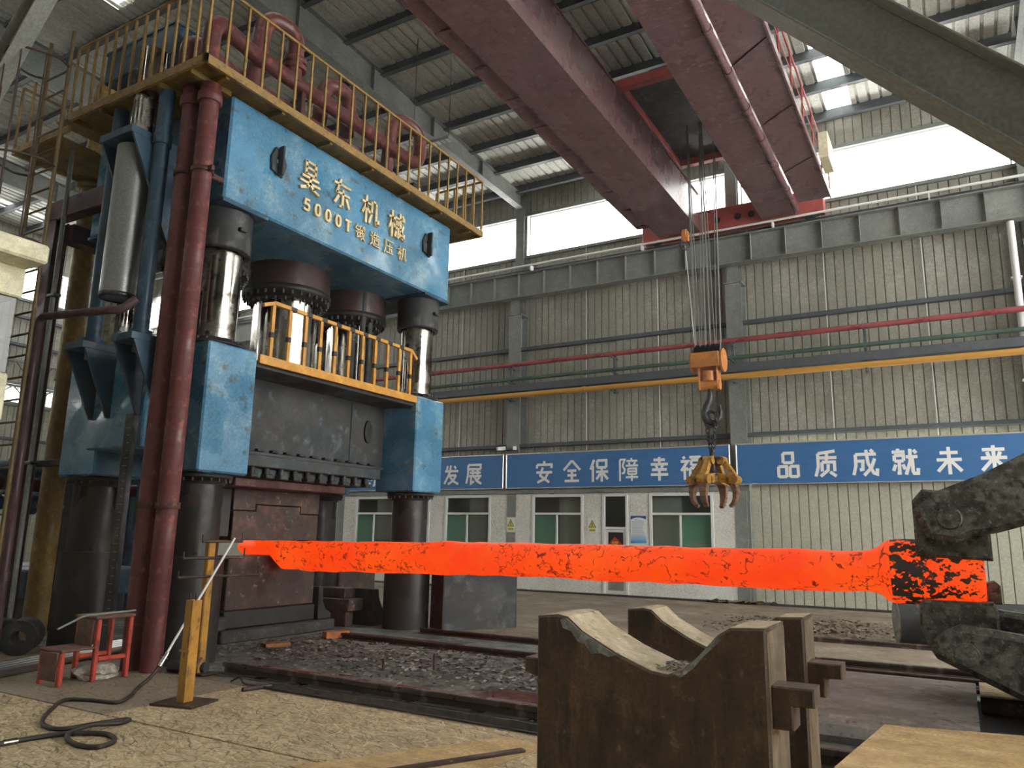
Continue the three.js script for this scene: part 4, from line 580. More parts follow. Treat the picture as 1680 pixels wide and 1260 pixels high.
// ---------------------------------------------------------------- office front, banners, signs
{
  const Z = -22.0, wins = [[-23.4, -21.6], [-19.48, -17.72], [-15.41, -13.61], [-11.97, -10.21], [-7.98, -6.12]], doors = [[-16.95, -16.12], [-9.5, -8.72]];
  const rect = (a, b, c, d) => [[a, c], [b, c], [b, d], [a, d]];
  const of = struct('wall_office', [slab([[-33, 0], [-5.46, 0], [-5.46, 3.03], [-33, 3.03]], 'z', Z - 0.16, Z, [...wins.map(([a, b]) => rect(a, b, 0.95, 2.97)), ...doors.map(([a, b]) => rect(a, b, 0.03, 2.97))])], M.plaster);
  struct('roof_slab', box(-33, -5.4, 3.03, 3.17, Z - 0.6, Z + 0.05, 0.01), M.steelGrey, of); struct('inner_wall', [box(-33, -5.5, 0.02, 3.0, Z - 0.52, Z - 0.5, 0), box(-5.52, -5.47, 0.02, 3.0, Z - 0.5, Z - 0.17, 0)], plain(0x8d928b, 0.8), of);
  M.paneDark = new THREE.MeshPhysicalMaterial({ color: 0xc4cbc7, roughness: 0.03, transmission: 1, thickness: 0, ior: 1.5 }); M.paneGreen = new THREE.MeshPhysicalMaterial({ color: 0xc3d6cc, roughness: 0.03, transmission: 1, thickness: 0, ior: 1.5 });
  M.curtain = plain(0x9dbfb0, 0.9); M.curtain2 = plain(0xb5b2a8, 0.9);
  wins.forEach(([a, b], i) => {
    const w = struct('window_' + (10 + i), [box(a - 0.03, b + 0.03, 2.92, 2.99, Z - 0.05, Z + 0.03, 0.004), box(a - 0.03, b + 0.03, 0.93, 1.0, Z - 0.05, Z + 0.03, 0.004), box(a - 0.03, a + 0.05, 1.0, 2.92, Z - 0.05, Z + 0.03, 0.004), box(b - 0.05, b + 0.03, 1.0, 2.92, Z - 0.05, Z + 0.03, 0.004)], M.trim), m = (a + b) / 2 - 0.02;
    struct('transom', box(a + 0.05, b - 0.05, 2.36, 2.43, Z - 0.05, Z + 0.025, 0.004), M.trim, w); struct('mullion', box(m - 0.03, m + 0.03, 1.0, 2.36, Z - 0.04, Z + 0.01, 0.004), M.trim, w);
    const p = (x0, x1, y0, y1, mt) => struct('pane', new THREE.PlaneGeometry(x1 - x0, y1 - y0).translate((x0 + x1) / 2, (y0 + y1) / 2, Z - 0.02), mt, w);
    p(a + 0.05, b - 0.05, 2.43, 2.92, M.paneDark); const gl = i === 4; p(a + 0.05, m - 0.03, 1, 2.36, gl ? M.paneDark : M.paneGreen); p(m + 0.03, b - 0.05, 1, 2.36, gl ? M.paneGreen : M.paneDark);
    struct('curtain', box(gl ? m : a, gl ? b : m, 1.0, 2.4, Z - 0.16, Z - 0.14, 0), M.curtain, w); struct('curtain', box(gl ? a : m, gl ? m : b, 1.45, 2.9, Z - 0.2, Z - 0.18, 0), M.curtain2, w);
  });
  doors.forEach(([a, b], i) => {
    const d = struct('door_' + (i + 1), [box(a - 0.03, a + 0.05, 0.02, 2.97, Z - 0.06, Z + 0.03, 0.004), box(b - 0.05, b + 0.03, 0.02, 2.97, Z - 0.06, Z + 0.03, 0.004), box(a, b, 2.92, 2.99, Z - 0.06, Z + 0.03, 0.004), box(a + 0.05, b - 0.05, 1.93, 2.0, Z - 0.06, Z + 0.02, 0.004)], M.trim);
    struct('leaf', [slab(rect(a + 0.06, b - 0.06, 0.04, 1.92), 'z', Z - 0.05, Z - 0.01, [rect(a + 0.14, b - 0.14, 0.9, 1.84)])], M.trim, d); struct('lower_panel', box(a + 0.14, b - 0.14, 0.12, 0.84, Z - 0.01, Z - 0.002, 0.004), M.steelGrey, d);
    struct('pane', new THREE.PlaneGeometry(b - a - 0.28, 0.94).translate((a + b) / 2, 1.37, Z - 0.03), M.paneDark, d); struct('pane', new THREE.PlaneGeometry(b - a - 0.1, 0.92).translate((a + b) / 2, 2.46, Z - 0.02), M.paneDark, d);
  });
  for (const x of [-12.78, -5.3, -20.25]) struct('pier', box(x - 0.17, x + 0.17, 0, 3.03, Z, Z + 0.02, 0.004), M.steelGrey, of);
  // banners
  const banner = (x0, x1, chars, label) => {
    const W = 2048, Hh = 304, c = document.createElement('canvas'); c.width = W; c.height = Hh; const g = c.getContext('2d'); g.fillStyle = '#356a9e'; g.fillRect(0, 0, W, Hh); g.strokeStyle = '#e2e2dc';
    for (let i = 0; i < 260; i++) { g.fillStyle = `rgba(${rnd() > 0.5 ? '20,60,120' : '90,140,200'},0.04)`; g.fillRect(rnd() * W, rnd() * Hh, 30 + rnd() * 160, 6 + rnd() * 40); }
    for (const [ch, x, w] of chars) glyphDraw(g, ch, (x - x0) / (x1 - x0) * W, Hh * (4.33 - 4.09) / 1.11, w / (x1 - x0) * W, Hh * 0.73 / 1.11, 23);
    const t = new THREE.CanvasTexture(c); t.colorSpace = THREE.SRGBColorSpace; const b = thing('banner', label, 'banner', [(x0 + x1) / 2, 3.22, Z + 0.08]);
    const pg = new THREE.PlaneGeometry(x1 - x0, 1.11).translate((x0 + x1) / 2, 3.775, Z + 0.105); pg.userData.ownUV = true; mesh('print', [pg], new THREE.MeshStandardMaterial({ map: t, roughness: 0.5 }), b);
    mesh('backing', [box(x0, x1, 3.22, 4.33, Z + 0.07, Z + 0.1, 0.002)], M.steelGrey, b); M.foil ??= plain(0xd9d9d4, 0.25, 0.6);
    mesh('frame_strip', [box(x0 - 0.02, x1 + 0.02, 4.32, 4.36, Z + 0.06, Z + 0.12)], M.foil, b); mesh('frame_strip', [box(x0 - 0.02, x1 + 0.02, 3.2, 3.23, Z + 0.06, Z + 0.12)], M.foil, b); mesh('frame_strip', [box(x0 - 0.02, x0 + 0.02, 3.23, 4.32, Z + 0.06, Z + 0.12)], M.foil, b); mesh('frame_strip', [box(x1 - 0.02, x1 + 0.02, 3.23, 4.32, Z + 0.06, Z + 0.12)], M.foil, b);
  };
  banner(-20.3, -13.08, [['创', -19.18, 0.66], ['发', -15.5, 0.68], ['展', -14.56, 0.68]], 'blue slogan banner partly hidden behind the press');
  banner(-12.95, -5.56, [['安', -11.85, 0.66], ['全', -10.86, 0.66], ['保', -9.92, 0.66], ['障', -8.95, 0.66], ['幸', -7.96, 0.64], ['福', -7.01, 0.66]], 'blue six-character slogan banner behind the yellow grab');
  banner(-5.36, 2.0, [['品', -4.25, 0.58], ['质', -3.28, 0.6], ['成', -2.34, 0.62], ['就', -1.41, 0.62], ['未', -0.42, 0.62], ['来', 0.53, 0.62]], 'blue slogan banner on the right above the pale siding');
  // signs
  const sign = (x0, x1, y0, y1, label, z) => { const c = document.createElement('canvas'); c.width = 128; c.height = 192; const g = c.getContext('2d'); g.fillStyle = '#d8d8cc'; g.fillRect(0, 0, 128, 192); g.fillStyle = '#c9c431'; g.beginPath(); g.moveTo(64, 22); g.lineTo(112, 112); g.lineTo(16, 112); g.closePath(); g.fill(); g.strokeStyle = '#22221c'; g.lineWidth = 7; g.stroke(); g.fillStyle = '#22221c'; g.fillRect(60, 55, 8, 28); g.fillRect(52, 64, 24, 6); g.fillRect(50, 90, 28, 7); g.fillStyle = '#c9c431'; g.fillRect(20, 134, 88, 34); g.fillStyle = '#22221c'; for (let i = 0; i < 4; i++) { g.fillRect(27 + i * 20, 142, 14, 4); g.fillRect(31 + i * 20, 142, 4, 18); g.fillRect(27 + i * 20, 154, 14, 4); }
    const t = new THREE.CanvasTexture(c); t.colorSpace = THREE.SRGBColorSpace; const s = thing('warning_sign', label, 'sign', [(x0 + x1) / 2, y0, z]); mesh('plate', [box(x0, x1, y0, y1, z, z + 0.015, 0.003)], M.trim, s); const pg = new THREE.PlaneGeometry(x1 - x0 - 0.02, y1 - y0 - 0.02).translate((x0 + x1) / 2, (y0 + y1) / 2, z + 0.017); pg.userData.ownUV = true; mesh('print', [pg], new THREE.MeshStandardMaterial({ map: t, roughness: 0.5 }), s); };
  sign(-12.94, -12.62, 1.79, 2.27, 'yellow triangle warning sign on the dark pier', Z + 0.021); sign(-10.03, -9.71, 1.79, 2.25, 'yellow triangle warning sign on the white wall beside the door', Z);
  { const c = document.createElement('canvas'); c.width = 192; c.height = 304; const g = c.getContext('2d'); g.fillStyle = '#d9dfe2'; g.fillRect(0, 0, 192, 304); g.fillStyle = '#2c3f86'; g.beginPath(); g.moveTo(0, 0); g.lineTo(192, 0); g.lineTo(192, 42); g.quadraticCurveTo(90, -6, 0, 44); g.fill(); const gd = g.createLinearGradient(0, 200, 0, 304); gd.addColorStop(0, 'rgba(90,160,210,0)'); gd.addColorStop(1, 'rgba(60,140,205,1)'); g.fillStyle = gd; g.fillRect(0, 200, 192, 104); g.fillStyle = '#7c8792'; g.fillRect(48, 44, 96, 6); for (let i = 0; i < 17; i++) g.fillRect(16, 64 + i * 11, 110 + rnd() * 50, 3); g.fillStyle = '#2c3f86'; g.beginPath(); g.moveTo(0, 292); g.lineTo(90, 304); g.lineTo(0, 304); g.fill();
    const t = new THREE.CanvasTexture(c); t.colorSpace = THREE.SRGBColorSpace; const s = thing('notice_poster', 'white and blue notice poster on the office wall right of the door', 'poster', [-8.36, 1.53, Z]); mesh('board', [box(-8.61, -8.11, 1.53, 2.34, Z, Z + 0.012, 0.002)], M.trim, s); const pg = new THREE.PlaneGeometry(0.49, 0.8).translate(-8.36, 1.935, Z + 0.014); pg.userData.ownUV = true; mesh('print', [pg], new THREE.MeshStandardMaterial({ map: t, roughness: 0.5 }), s); }
  { const s = thing('door_ornament', 'red diamond paper ornament with gold emblem hung on the office door', 'ornament', [-9.12, 1.2, Z]); mesh('diamond', [slab([[-9.12, 1.72], [-8.88, 1.46], [-9.12, 1.2], [-9.36, 1.46]], 'z', Z, Z + 0.012)], plain(0xa82c22, 0.7), s); mesh('emblem', glyphRaised('福', 0.22, 0.22, 0.008, 0.03).map((q) => q.translate(-9.23, 1.35, Z + 0.012)), plain(0xd8b23c, 0.5), s); }
  const cam = thing('security_camera', 'pair of small security cameras on the column above the banner', 'camera', [-12.85, 4.4, -22.0]); mesh('bracket', [box(-13.1, -12.55, 4.46, 4.5, -22.02, -21.9)], M.darkSteel, cam); for (const x of [-13.05, -12.65]) mesh('camera_body', [bar([x, 4.56, -21.95], [x + (x < -13 ? -0.15 : 0.12), 4.52, -21.7], 0.12, 0.12)], M.trim, cam);
}

// ================================================================ manipulator jaws, supports and floor things
M.jaw = worn(0x6c6d65, { layers: [[0x3b3c35, 6, 0.48, 0.12], [0x7d7e74, 12, 0.56, 0.12], [0x262722, 18, 0.58, 0.1], [0x97978c, 40, 0.66, 0.08]], mid: 0.6, rough: 0.55, roughVar: 0.2, metal: 0.25, tile: 1.1, size: 512, bump: 0.006 });
M.vblock = worn(0x4a3a2c, { layers: [[0x392d24, 3, 0.48, 0.2], [0x5f4933, 5, 0.56, 0.16], [0x85796a, 30, 0.72, 0.06], [0x2c2621, 24, 0.6, 0.12, 4], [0x6a553d, 50, 0.64, 0.1, 8]], mid: 0.4, rough: 0.5, roughVar: 0.2, tile: 1.5, size: 768, bump: 0.003 });
M.vtop = worn(0xb0a184, { layers: [[0x8d7d62, 5, 0.5, 0.2], [0xc9bda2, 12, 0.62, 0.1], [0x5f5443, 18, 0.7, 0.06]], rough: 0.65, tile: 0.9, bump: 0.003 });
M.vside = worn(0x5f5240, { layers: [[0x5c4e3a, 14, 0.5, 0.16, 3], [0x7f7058, 20, 0.58, 0.14, 4], [0x4a3f30, 26, 0.62, 0.1, 5]], rough: 0.65, tile: 0.9, bump: 0.002 });
M.chip = worn(0x8f9492, { layers: [[0x6d716f, 6, 0.5, 0.1], [0xbcc0be, 20, 0.66, 0.06]], rough: 0.4, metal: 0.3, tile: 0.5, bump: 0.004 });
{
  const t = thing('forging_manipulator', 'scarred dark steel manipulator jaws gripping the hot bar end', 'manipulator', [1.2, 0, -9.3]);
  const uj = mesh('upper_jaw', [slab([[-0.42, 1.56], [0.25, 1.53], [0.25, 2.05], [0.1, 2.2], [-0.32, 2.24], [-0.42, 2.12]], 'z', -8.98, -9.68, [], 0.025)], M.jaw, t);
  const uArm = [[-0.41, 2.02], [-0.2, 2.2], [0.22, 2.37], [0.62, 2.58], [1.7, 3.05], [1.7, 2.3], [0.62, 1.9], [0.3, 1.8], [0.1, 1.77], [-0.05, 1.7], [-0.3, 1.74]];
  mesh('arm_plate', [slab(uArm, 'z', -8.74, -8.97, [], 0.06)], M.jaw, t); mesh('arm_plate', [slab(uArm.map(([x, y]) => [x, y + 0.05]), 'z', -9.69, -9.92, [], 0.06)], M.jaw, t);
  mesh('jaw_pin', [lathe(0, 0, [[0, 0.03], [0.1, 0.03], [0.105, 0.02], [0.115, 0.005], [0.135, 0.0], [0.135, -0.02]], 28).rotateX(Math.PI / 2).translate(-0.09, 1.94, -8.745)], M.jaw, uj);
  const lj = mesh('lower_jaw', [slab([[-0.43, 1.09], [-0.38, 1.13], [0.22, 1.13], [0.25, 1.08], [0.25, 0.75], [-0.2, 0.6], [-0.37, 0.68], [-0.43, 0.85]], 'z', -8.95, -9.7, [], 0.025), slab([[0.16, 1.1], [0.3, 1.1], [0.3, 1.28], [0.26, 1.32], [0.18, 1.3]], 'z', -9.3, -9.75, [], 0.015)], M.jaw, t);
  const lArm = [[-0.3, 0.6], [-0.35, 0.68], [-0.32, 0.77], [-0.22, 0.86], [-0.08, 0.93], [0.18, 0.9], [0.5, 0.86], [1.7, 0.7], [1.7, 0.12], [0.75, 0.14], [0.38, 0.28], [0.0, 0.46]];
  mesh('arm_plate', [slab(lArm, 'z', -8.7, -8.94, [], 0.06)], M.jaw, t); mesh('arm_plate', [slab(lArm.map(([x, y]) => [x, y + 0.13]), 'z', -9.71, -9.94, [], 0.06)], M.jaw, t);
  mesh('jaw_pin', [lathe(0, 0, [[0, 0.02], [0.1, 0.02], [0.105, 0.012], [0.115, 0.003], [0.13, 0.0], [0.13, -0.02]], 28).rotateX(Math.PI / 2).translate(-0.05, 0.66, -8.705)], M.jaw, lj);
  mesh('peel', [box(1.5, 3.6, 0.5, 2.9, -8.7, -9.95, 0.06)], M.darkSteel, t); mesh('carriage', [box(2.6, 6.5, 0.35, 2.2, -7.9, -10.8, 0.06)], M.orange, t); for (const x of [3.2, 5.9]) for (const z of [-8.0, -10.7]) mesh('wheel', [cyl([x, 0.4, z - 0.1], [x, 0.4, z + 0.1], 0.33, 24)], M.darkSteel, t);
}
function vBlock(name, label, x0, x1, top, z0, z1, chip) {
  const w = x1 - x0, X = (k) => x0 + k * w, pts = [[x0, 0], [x1, 0], [x1, top + 0.02], [X(0.86), top + 0.01], [X(0.81), top - 0.03], [X(0.73), top - 0.14], [X(0.66), top - 0.215], [X(0.6), top - 0.245], [X(0.53), top - 0.235], [X(0.38), top - 0.165], [X(0.22), top - 0.065], [X(0.15), top + 0.005], [X(0.1), top + 0.015], [x0, top]];
  const t = thing(name, label, 'v-block', [(x0 + x1) / 2, 0, (z0 + z1) / 2]); mesh('body', [slab(pts, 'z', z0, z1, [], 0.012)], M.vblock, t);
  const cap = [[x1 - 0.012, top + 0.022], [X(0.86), top + 0.012], [X(0.81), top - 0.028], [X(0.73), top - 0.138], [X(0.66), top - 0.213], [X(0.6), top - 0.243], [X(0.53), top - 0.233], [X(0.38), top - 0.163], [X(0.22), top - 0.063], [X(0.15), top + 0.007], [X(0.1), top + 0.017], [x0 + 0.012, top + 0.002]];
  mesh('worn_top', [slab([...cap, ...cap.slice().reverse().map(([x, y]) => [x, y - 0.006])], 'z', z0 - 0.012, z1 + 0.012)], M.vtop, t);
  mesh('worn_side', [box(x1 - 0.004, x1 + 0.003, 0.02, top, z0 - 0.012, z1 + 0.012, 0.001)], M.vside, t);
  const l = (s, y, z) => mesh('lifting_hook', [slab(s > 0 ? [[x1, y], [x1 + 0.2, y], [x1 + 0.2, y - 0.085], [x1 + 0.1, y - 0.09], [x1 + 0.1, y - 0.2], [x1, y - 0.2]] : [[x0, y], [x0 - 0.14, y], [x0 - 0.14, y - 0.08], [x0 - 0.07, y - 0.1], [x0, y - 0.1]], 'z', z - 0.09, z + 0.09, [], 0.008)], M.vblock, t);
  l(1, top - 0.25, z0 - 0.14); l(-1, top - 0.25, z0 - 0.2);
  if (chip) mesh('chipped_edge', [slab([[X(0.145), top + 0.0], [X(0.22), top - 0.07], [X(0.38), top - 0.172], [X(0.345), top - 0.185], [X(0.31), top - 0.17], [X(0.265), top - 0.175], [X(0.235), top - 0.13], [X(0.2), top - 0.12], [X(0.17), top - 0.07], [X(0.13), top - 0.055], [X(0.115), top - 0.01]], 'z', z0, z0 + 0.004), slab([[X(0.81), top - 0.035], [X(0.73), top - 0.145], [X(0.66), top - 0.22], [X(0.62), top - 0.235], [X(0.66), top - 0.25], [X(0.71), top - 0.2], [X(0.76), top - 0.13], [X(0.825), top - 0.05]], 'z', z0, z0 + 0.004)], M.chip, t);
}
vBlock('v_block', 'large rust-brown V-shaped forging support with chipped grey edge, nearest the viewer', -2.14, -0.87, 1.25, -4.0, -4.44, true);
vBlock('v_block', 'rust-brown V-shaped forging support standing behind the larger one with chipped edge', -2.07, -0.9, 1.205, -5.2, -5.55, false);
{
  const b = thing('steel_billet', 'short grey round steel billet lying on the floor behind the jaws', 'billet', [-0.4, 0, -15.2]); mesh('billet', [cyl([-1.08, 0.36, -15.1], [0.9, 0.36, -15.6], 0.36, 40)], M.darkSteel, b); const ef = cyl([-1.083, 0.36, -15.1], [-1.095, 0.36, -15.097], 0.352, 40); mesh('end_face', [ef], worn(0x9a9c97, { layers: [[0x84867f, 8, 0.55, 0.2]], rough: 0.4, metal: 0.5, tile: 0.6, bump: 0 }), b);
  // step stool
  M.stoolRed = worn(0xb5412f, { layers: [[0x7a3528, 4, 0.58, 0.15], [0x4b2b24, 10, 0.66, 0.08]], rough: 0.5, tile: 0.7, bump: 0.001 }); M.stoolBoard = worn(0x5b463c, { layers: [[0x7a4638, 4, 0.55, 0.2], [0x3a302b, 8, 0.62, 0.1]], rough: 0.7, tile: 0.7 });
  const s = thing('step_stool', 'red two-step metal stool with worn dark treads by the press', 'stool', [-8.75, 0, -5.46]), xf = -8.56, xb = -8.92;
  const L = (x, z, h) => mesh('leg', [box(x - 0.03, x + 0.03, 0.003, h, z - 0.025, z + 0.025)], M.stoolRed, s);
  L(xf, -5.07, 0.36); L(xb, -5.07, 0.36); L(xf, -5.45, 0.68); L(xb, -5.45, 0.68); L(xf, -5.84, 0.68); L(xb, -5.84, 0.68);
  mesh('tread', [box(xf + 0.035, xb - 0.035, 0.36, 0.39, -5.04, -5.42)], M.stoolBoard, s); mesh('tread', [box(xf + 0.035, xb - 0.035, 0.68, 0.715, -5.4, -5.88)], M.stoolBoard, s);
  mesh('riser', [box(xf - 0.03, xb + 0.03, 0.06, 0.355, -5.03, -5.045)], M.stoolBoard, s); mesh('riser', [box(xf - 0.03, xb + 0.03, 0.39, 0.675, -5.4, -5.42)], M.stoolBoard, s);
  mesh('crossbar', [box(xf - 0.02, xf + 0.02, 0.22, 0.27, -5.475, -5.815)], M.stoolRed, s); mesh('crossbar', [box(xb - 0.02, xb + 0.02, 0.22, 0.27, -5.475, -5.815)], M.stoolRed, s);
  const rd = thing('bent_rod', 'thin bent grey rod lying on top of the red stool', 'rod', [-8.7, 0.715, -5.6]); mesh('rod', [pipe([[-8.5, 0.62, -4.95], [-8.6, 0.728, -5.3], [-8.72, 0.728, -6.0]], 0.012, 0.05, 8)], M.steelGrey, rd);
  // crumpled rag under the stool
  const rg = new THREE.IcosahedronGeometry(0.2, 4), nz = fbm(5, 4711, 3), p = rg.attributes.position; for (let i = 0; i < p.count; i++) { const v = V3().fromBufferAttribute(p, i), k = 0.55 + 0.9 * nz((Math.atan2(v.z, v.x) / 6.2832 + 1) % 1, (v.y / 0.4 + 0.5) * 0.99); v.multiplyScalar(k); p.setXYZ(i, v.x * 0.8, Math.max(0.003, v.y * 0.6 + 0.06), v.z * 1.35); } rg.computeVertexNormals(); rg.translate(-8.75, 0.003, -5.62);
  tag(mesh('rag', [rg], worn(0xb7b2a6, { layers: [[0x6b665c, 6, 0.55, 0.15]], rough: 0.9, tile: 0.4 }), scene, [-8.75, 0, -5.62]), 'crumpled dirty white rag lying under the red stool', 'rag');
  // yellow stands
  const st = thing('yellow_stand', 'yellow channel post on a square steel foot plate, front of the press', 'stand', [-6.8, 0, -5.32]);
  mesh('base_plate', [slab([[-6.98, 5.06], [-6.52, 5.18], [-6.62, 5.58], [-7.08, 5.46]].map(([x, z]) => [x, z]), 'y', 0.005, 0.03)], M.rust, st); M.post = worn(0xb98530, { layers: [[0x8f6a2c, 4, 0.52, 0.2], [0x4e3d22, 16, 0.64, 0.08, 5]], rough: 0.55, tile: 0.8 }); mesh('post', [box(-6.85, -6.74, 0.03, 1.0, -5.26, -5.27, 0.002), box(-6.85, -6.84, 0.03, 1.0, -5.27, -5.37, 0.002), box(-6.75, -6.74, 0.03, 1.0, -5.27, -5.37, 0.002)], M.post, st); mesh('batten', [box(-6.87, -6.72, 0.5, 0.52, -5.25, -5.26, 0.002)], M.yellow, st); mesh('peg', [cyl([-6.84, 1.0, -5.3], [-6.84, 1.07, -5.3], 0.008, 8)], M.rust, st); mesh('peg', [cyl([-6.75, 1.0, -5.3], [-6.75, 1.07, -5.3], 0.008, 8)], M.rust, st);
  const s2 = thing('rod_rest', 'taller yellow post with iron pegs holding the lance beside the press column', 'stand', [-8.06, 0, -6.48]); mesh('post', [box(-8.1, -8.02, 0, 1.56, -6.42, -6.52)], M.post, s2);
  for (const [y, z0, z1] of [[1.56, -6.3, -6.9], [1.36, -6.05, -6.95], [1.14, -6.0, -7.2]]) mesh('peg_bar', [cyl([-8.0, y, z0], [-8.0, y, z1], 0.016, 8), cyl([-8.0, y, z1], [-8.0, y + 0.12, z1], 0.01, 6), cyl([-8.0, y, z0], [-8.0, y + 0.08, z0], 0.01, 6)], M.rust, s2);
  mesh('foot', [box(-8.2, -7.9, 0, 0.02, -6.38, -6.6)], M.rust, s2);
  const la = thing('air_lance', 'long thin pale metal lance leaning against the pegs of the yellow post', 'lance', [-7.84, 0.2, -5.81]); mesh('tube', [cyl([-7.84, 0.27, -5.8], [-7.98, 1.6, -6.76], 0.014, 10)], M.trim, la); mesh('valve', [cyl([-7.83, 0.2, -5.75], [-7.845, 0.33, -5.85], 0.03, 10), cyl([-7.8, 0.27, -5.83], [-7.88, 0.3, -5.79], 0.012, 8)], M.chromeClean, la);
  const ho = thing('air_hose', 'dark rubber hose coiled on the tan floor plates', 'hose', [-7, 0, -4.6]); mesh('hose', [smoothTube([[-7.83, 0.2, -5.75], [-7.8, 0.1, -5.62], [-7.75, 0.025, -5.45], [-7.49, 0.025, -5.21], [-7.3, 0.025, -4.93], [-7.6, 0.025, -4.84], [-7.8, 0.025, -4.72], [-7.55, 0.025, -4.45], [-7.0, 0.025, -4.06], [-6.72, 0.025, -4.06], [-6.66, 0.025, -4.33], [-6.58, 0.025, -4.58], [-6.5, 0.03, -4.44], [-6.53, 0.055, -4.2], [-6.46, 0.04, -3.96], [-6.2, 0.025, -3.86], [-5.97, 0.025, -3.9], [-6.0, 0.025, -4.06], [-6.28, 0.025, -4.17], [-6.52, 0.03, -3.99], [-6.62, 0.025, -3.8], [-6.66, 0.025, -3.5], [-6.7, 0.025, -2.9]], 0.02, 260, 10)], plain(0x2b2622, 0.55), ho); mesh('joint', [cyl([-6.64, 0.025, -3.66], [-6.655, 0.025, -3.56], 0.026, 10)], M.chromeClean, ho);
  // round pieces by the pipes
  const sp = thing('pipe_offcut', 'short dark pipe offcut at the foot of the red pipes', 'pipe', [-8.3, 0, -6.3]); mesh('tube', [cyl([-8.45, 0.07, -6.35], [-8.0, 0.07, -6.52], 0.07, 18)], M.darkSteel, sp); mesh('stick', [bar([-7.75, 0.02, -6.05], [-7.95, 0.2, -6.4], 0.03, 0.03)], M.stoolBoard, sp);
  const rt = thing('steel_ring', 'thick dark steel ring standing beside the yellow pipe', 'ring', [-11.1, 0, -6.3]); { const s = new THREE.Shape().absarc(0, 0, 0.22, 0, Math.PI * 2), h = new THREE.Path().absarc(0, 0, 0.1, 0, Math.PI * 2); s.holes.push(h); const g = new THREE.ExtrudeGeometry(s, { depth: 0.5, bevelEnabled: true, bevelSize: 0.01, bevelThickness: 0.01, bevelSegments: 1, curveSegments: 24 }); g.rotateY(0.9).translate(-11.42, 0.232, -6.22); mesh('ring', [g], M.darkSteel, rt); }
  const bx = thing('steel_block', 'dark steel block left of the standing ring', 'block', [-11.9, 0, -6.1]); mesh('block', [box(-12.1, -11.6, 0, 0.42, -5.75, -6.2, 0.02)], M.darkSteel, bx);
  for (let k = 0; k < 4; k++) { const o = thing('polished_bar', ['front', 'second', 'third', 'rearmost'][k] + ' polished round steel bar on the floor behind the red stool', 'bar', [-10, 0, -5.9], 'polished bars'); const r = 0.055, d = k * 0.13; mesh('bar', [cyl([-9.35 - d, r + 0.003, -4.3], [-10.35 - d, r + 0.003, -7.2], r, 18)], M.polished ??= plain(0xb4b4b0, 0.34, 1), o); }
  // big box and dies at the right of the press
  const dk = thing('steel_box', 'large dark steel plate box standing right of the press column', 'box', [-8.0, 0, -12.5]); { const rot = (g) => g.rotateY(0.999).translate(-7.77, 0, -12.3); mesh('front_plate', [rot(box(-0.73, 0.73, 0, 1.42, -0.02, 0.0, 0.004))], M.darkSteel, dk); mesh('side_plate', [rot(box(-0.75, -0.73, 0, 1.38, -0.6, 0.0, 0.004))], M.redOxide, dk); mesh('side_plate', [rot(box(0.73, 0.75, 0, 1.42, -0.6, 0.0, 0.004))], M.darkSteel, dk); mesh('back_plate', [rot(box(-0.73, 0.73, 0, 1.42, -0.62, -0.6, 0.004))], M.darkSteel, dk); }
  const d1 = thing('die_block', 'stepped dark forging die lying between the anvil and the right column', 'die', [-10.2, 0, -11.5]); mesh('lower_step', [box(-9.85, -10.55, 0, 0.28, -11.0, -11.2, 0.015), box(-9.75, -10.6, 0.28, 0.5, -10.95, -11.35, 0.015)], M.rust, d1); mesh('upper_step', [box(-9.95, -10.6, 0.5, 0.68, -11.05, -11.35, 0.015)], M.rust, d1);
  const d2 = thing('saddle_block', 'dark cradle block with one curved flank behind the stepped die', 'die', [-9.7, 0, -11.9]); mesh('saddle', [slab([[11.45, 0], [12.4, 0], [12.4, 0.26], [11.9, 0.22], [11.72, 0.32], [11.62, 0.52], [11.6, 0.66], [11.42, 0.66]], 'x', -9.6, -10.4, [], 0.012)], M.darkSteel, d2);
  const d3 = thing('spare_die', 'tall brown spare die block standing behind the press', 'die', [-12.2, 0, -13.4]); mesh('block', [box(-11.8, -12.6, 0, 1.42, -12.9, -14.1, 0.02)], M.rust, d3);
  const gp = thing('guide_post', 'narrow black vertical post seen past the right side of the dies', 'post', [-12.0, 0, -13.02]); mesh('post', [box(-11.93, -12.05, 0, 2.6, -12.76, -12.84)], M.black, gp);
  const ct = thing('polished_tube', 'bright upright polished tube beside the black post behind the dies', 'tube', [-12.3, 0, -12.7]); mesh('tube', [cyl([-12.35, 0, -12.75], [-12.35, 1.5, -12.75], 0.1, 18)], M.chromeClean, ct);
}
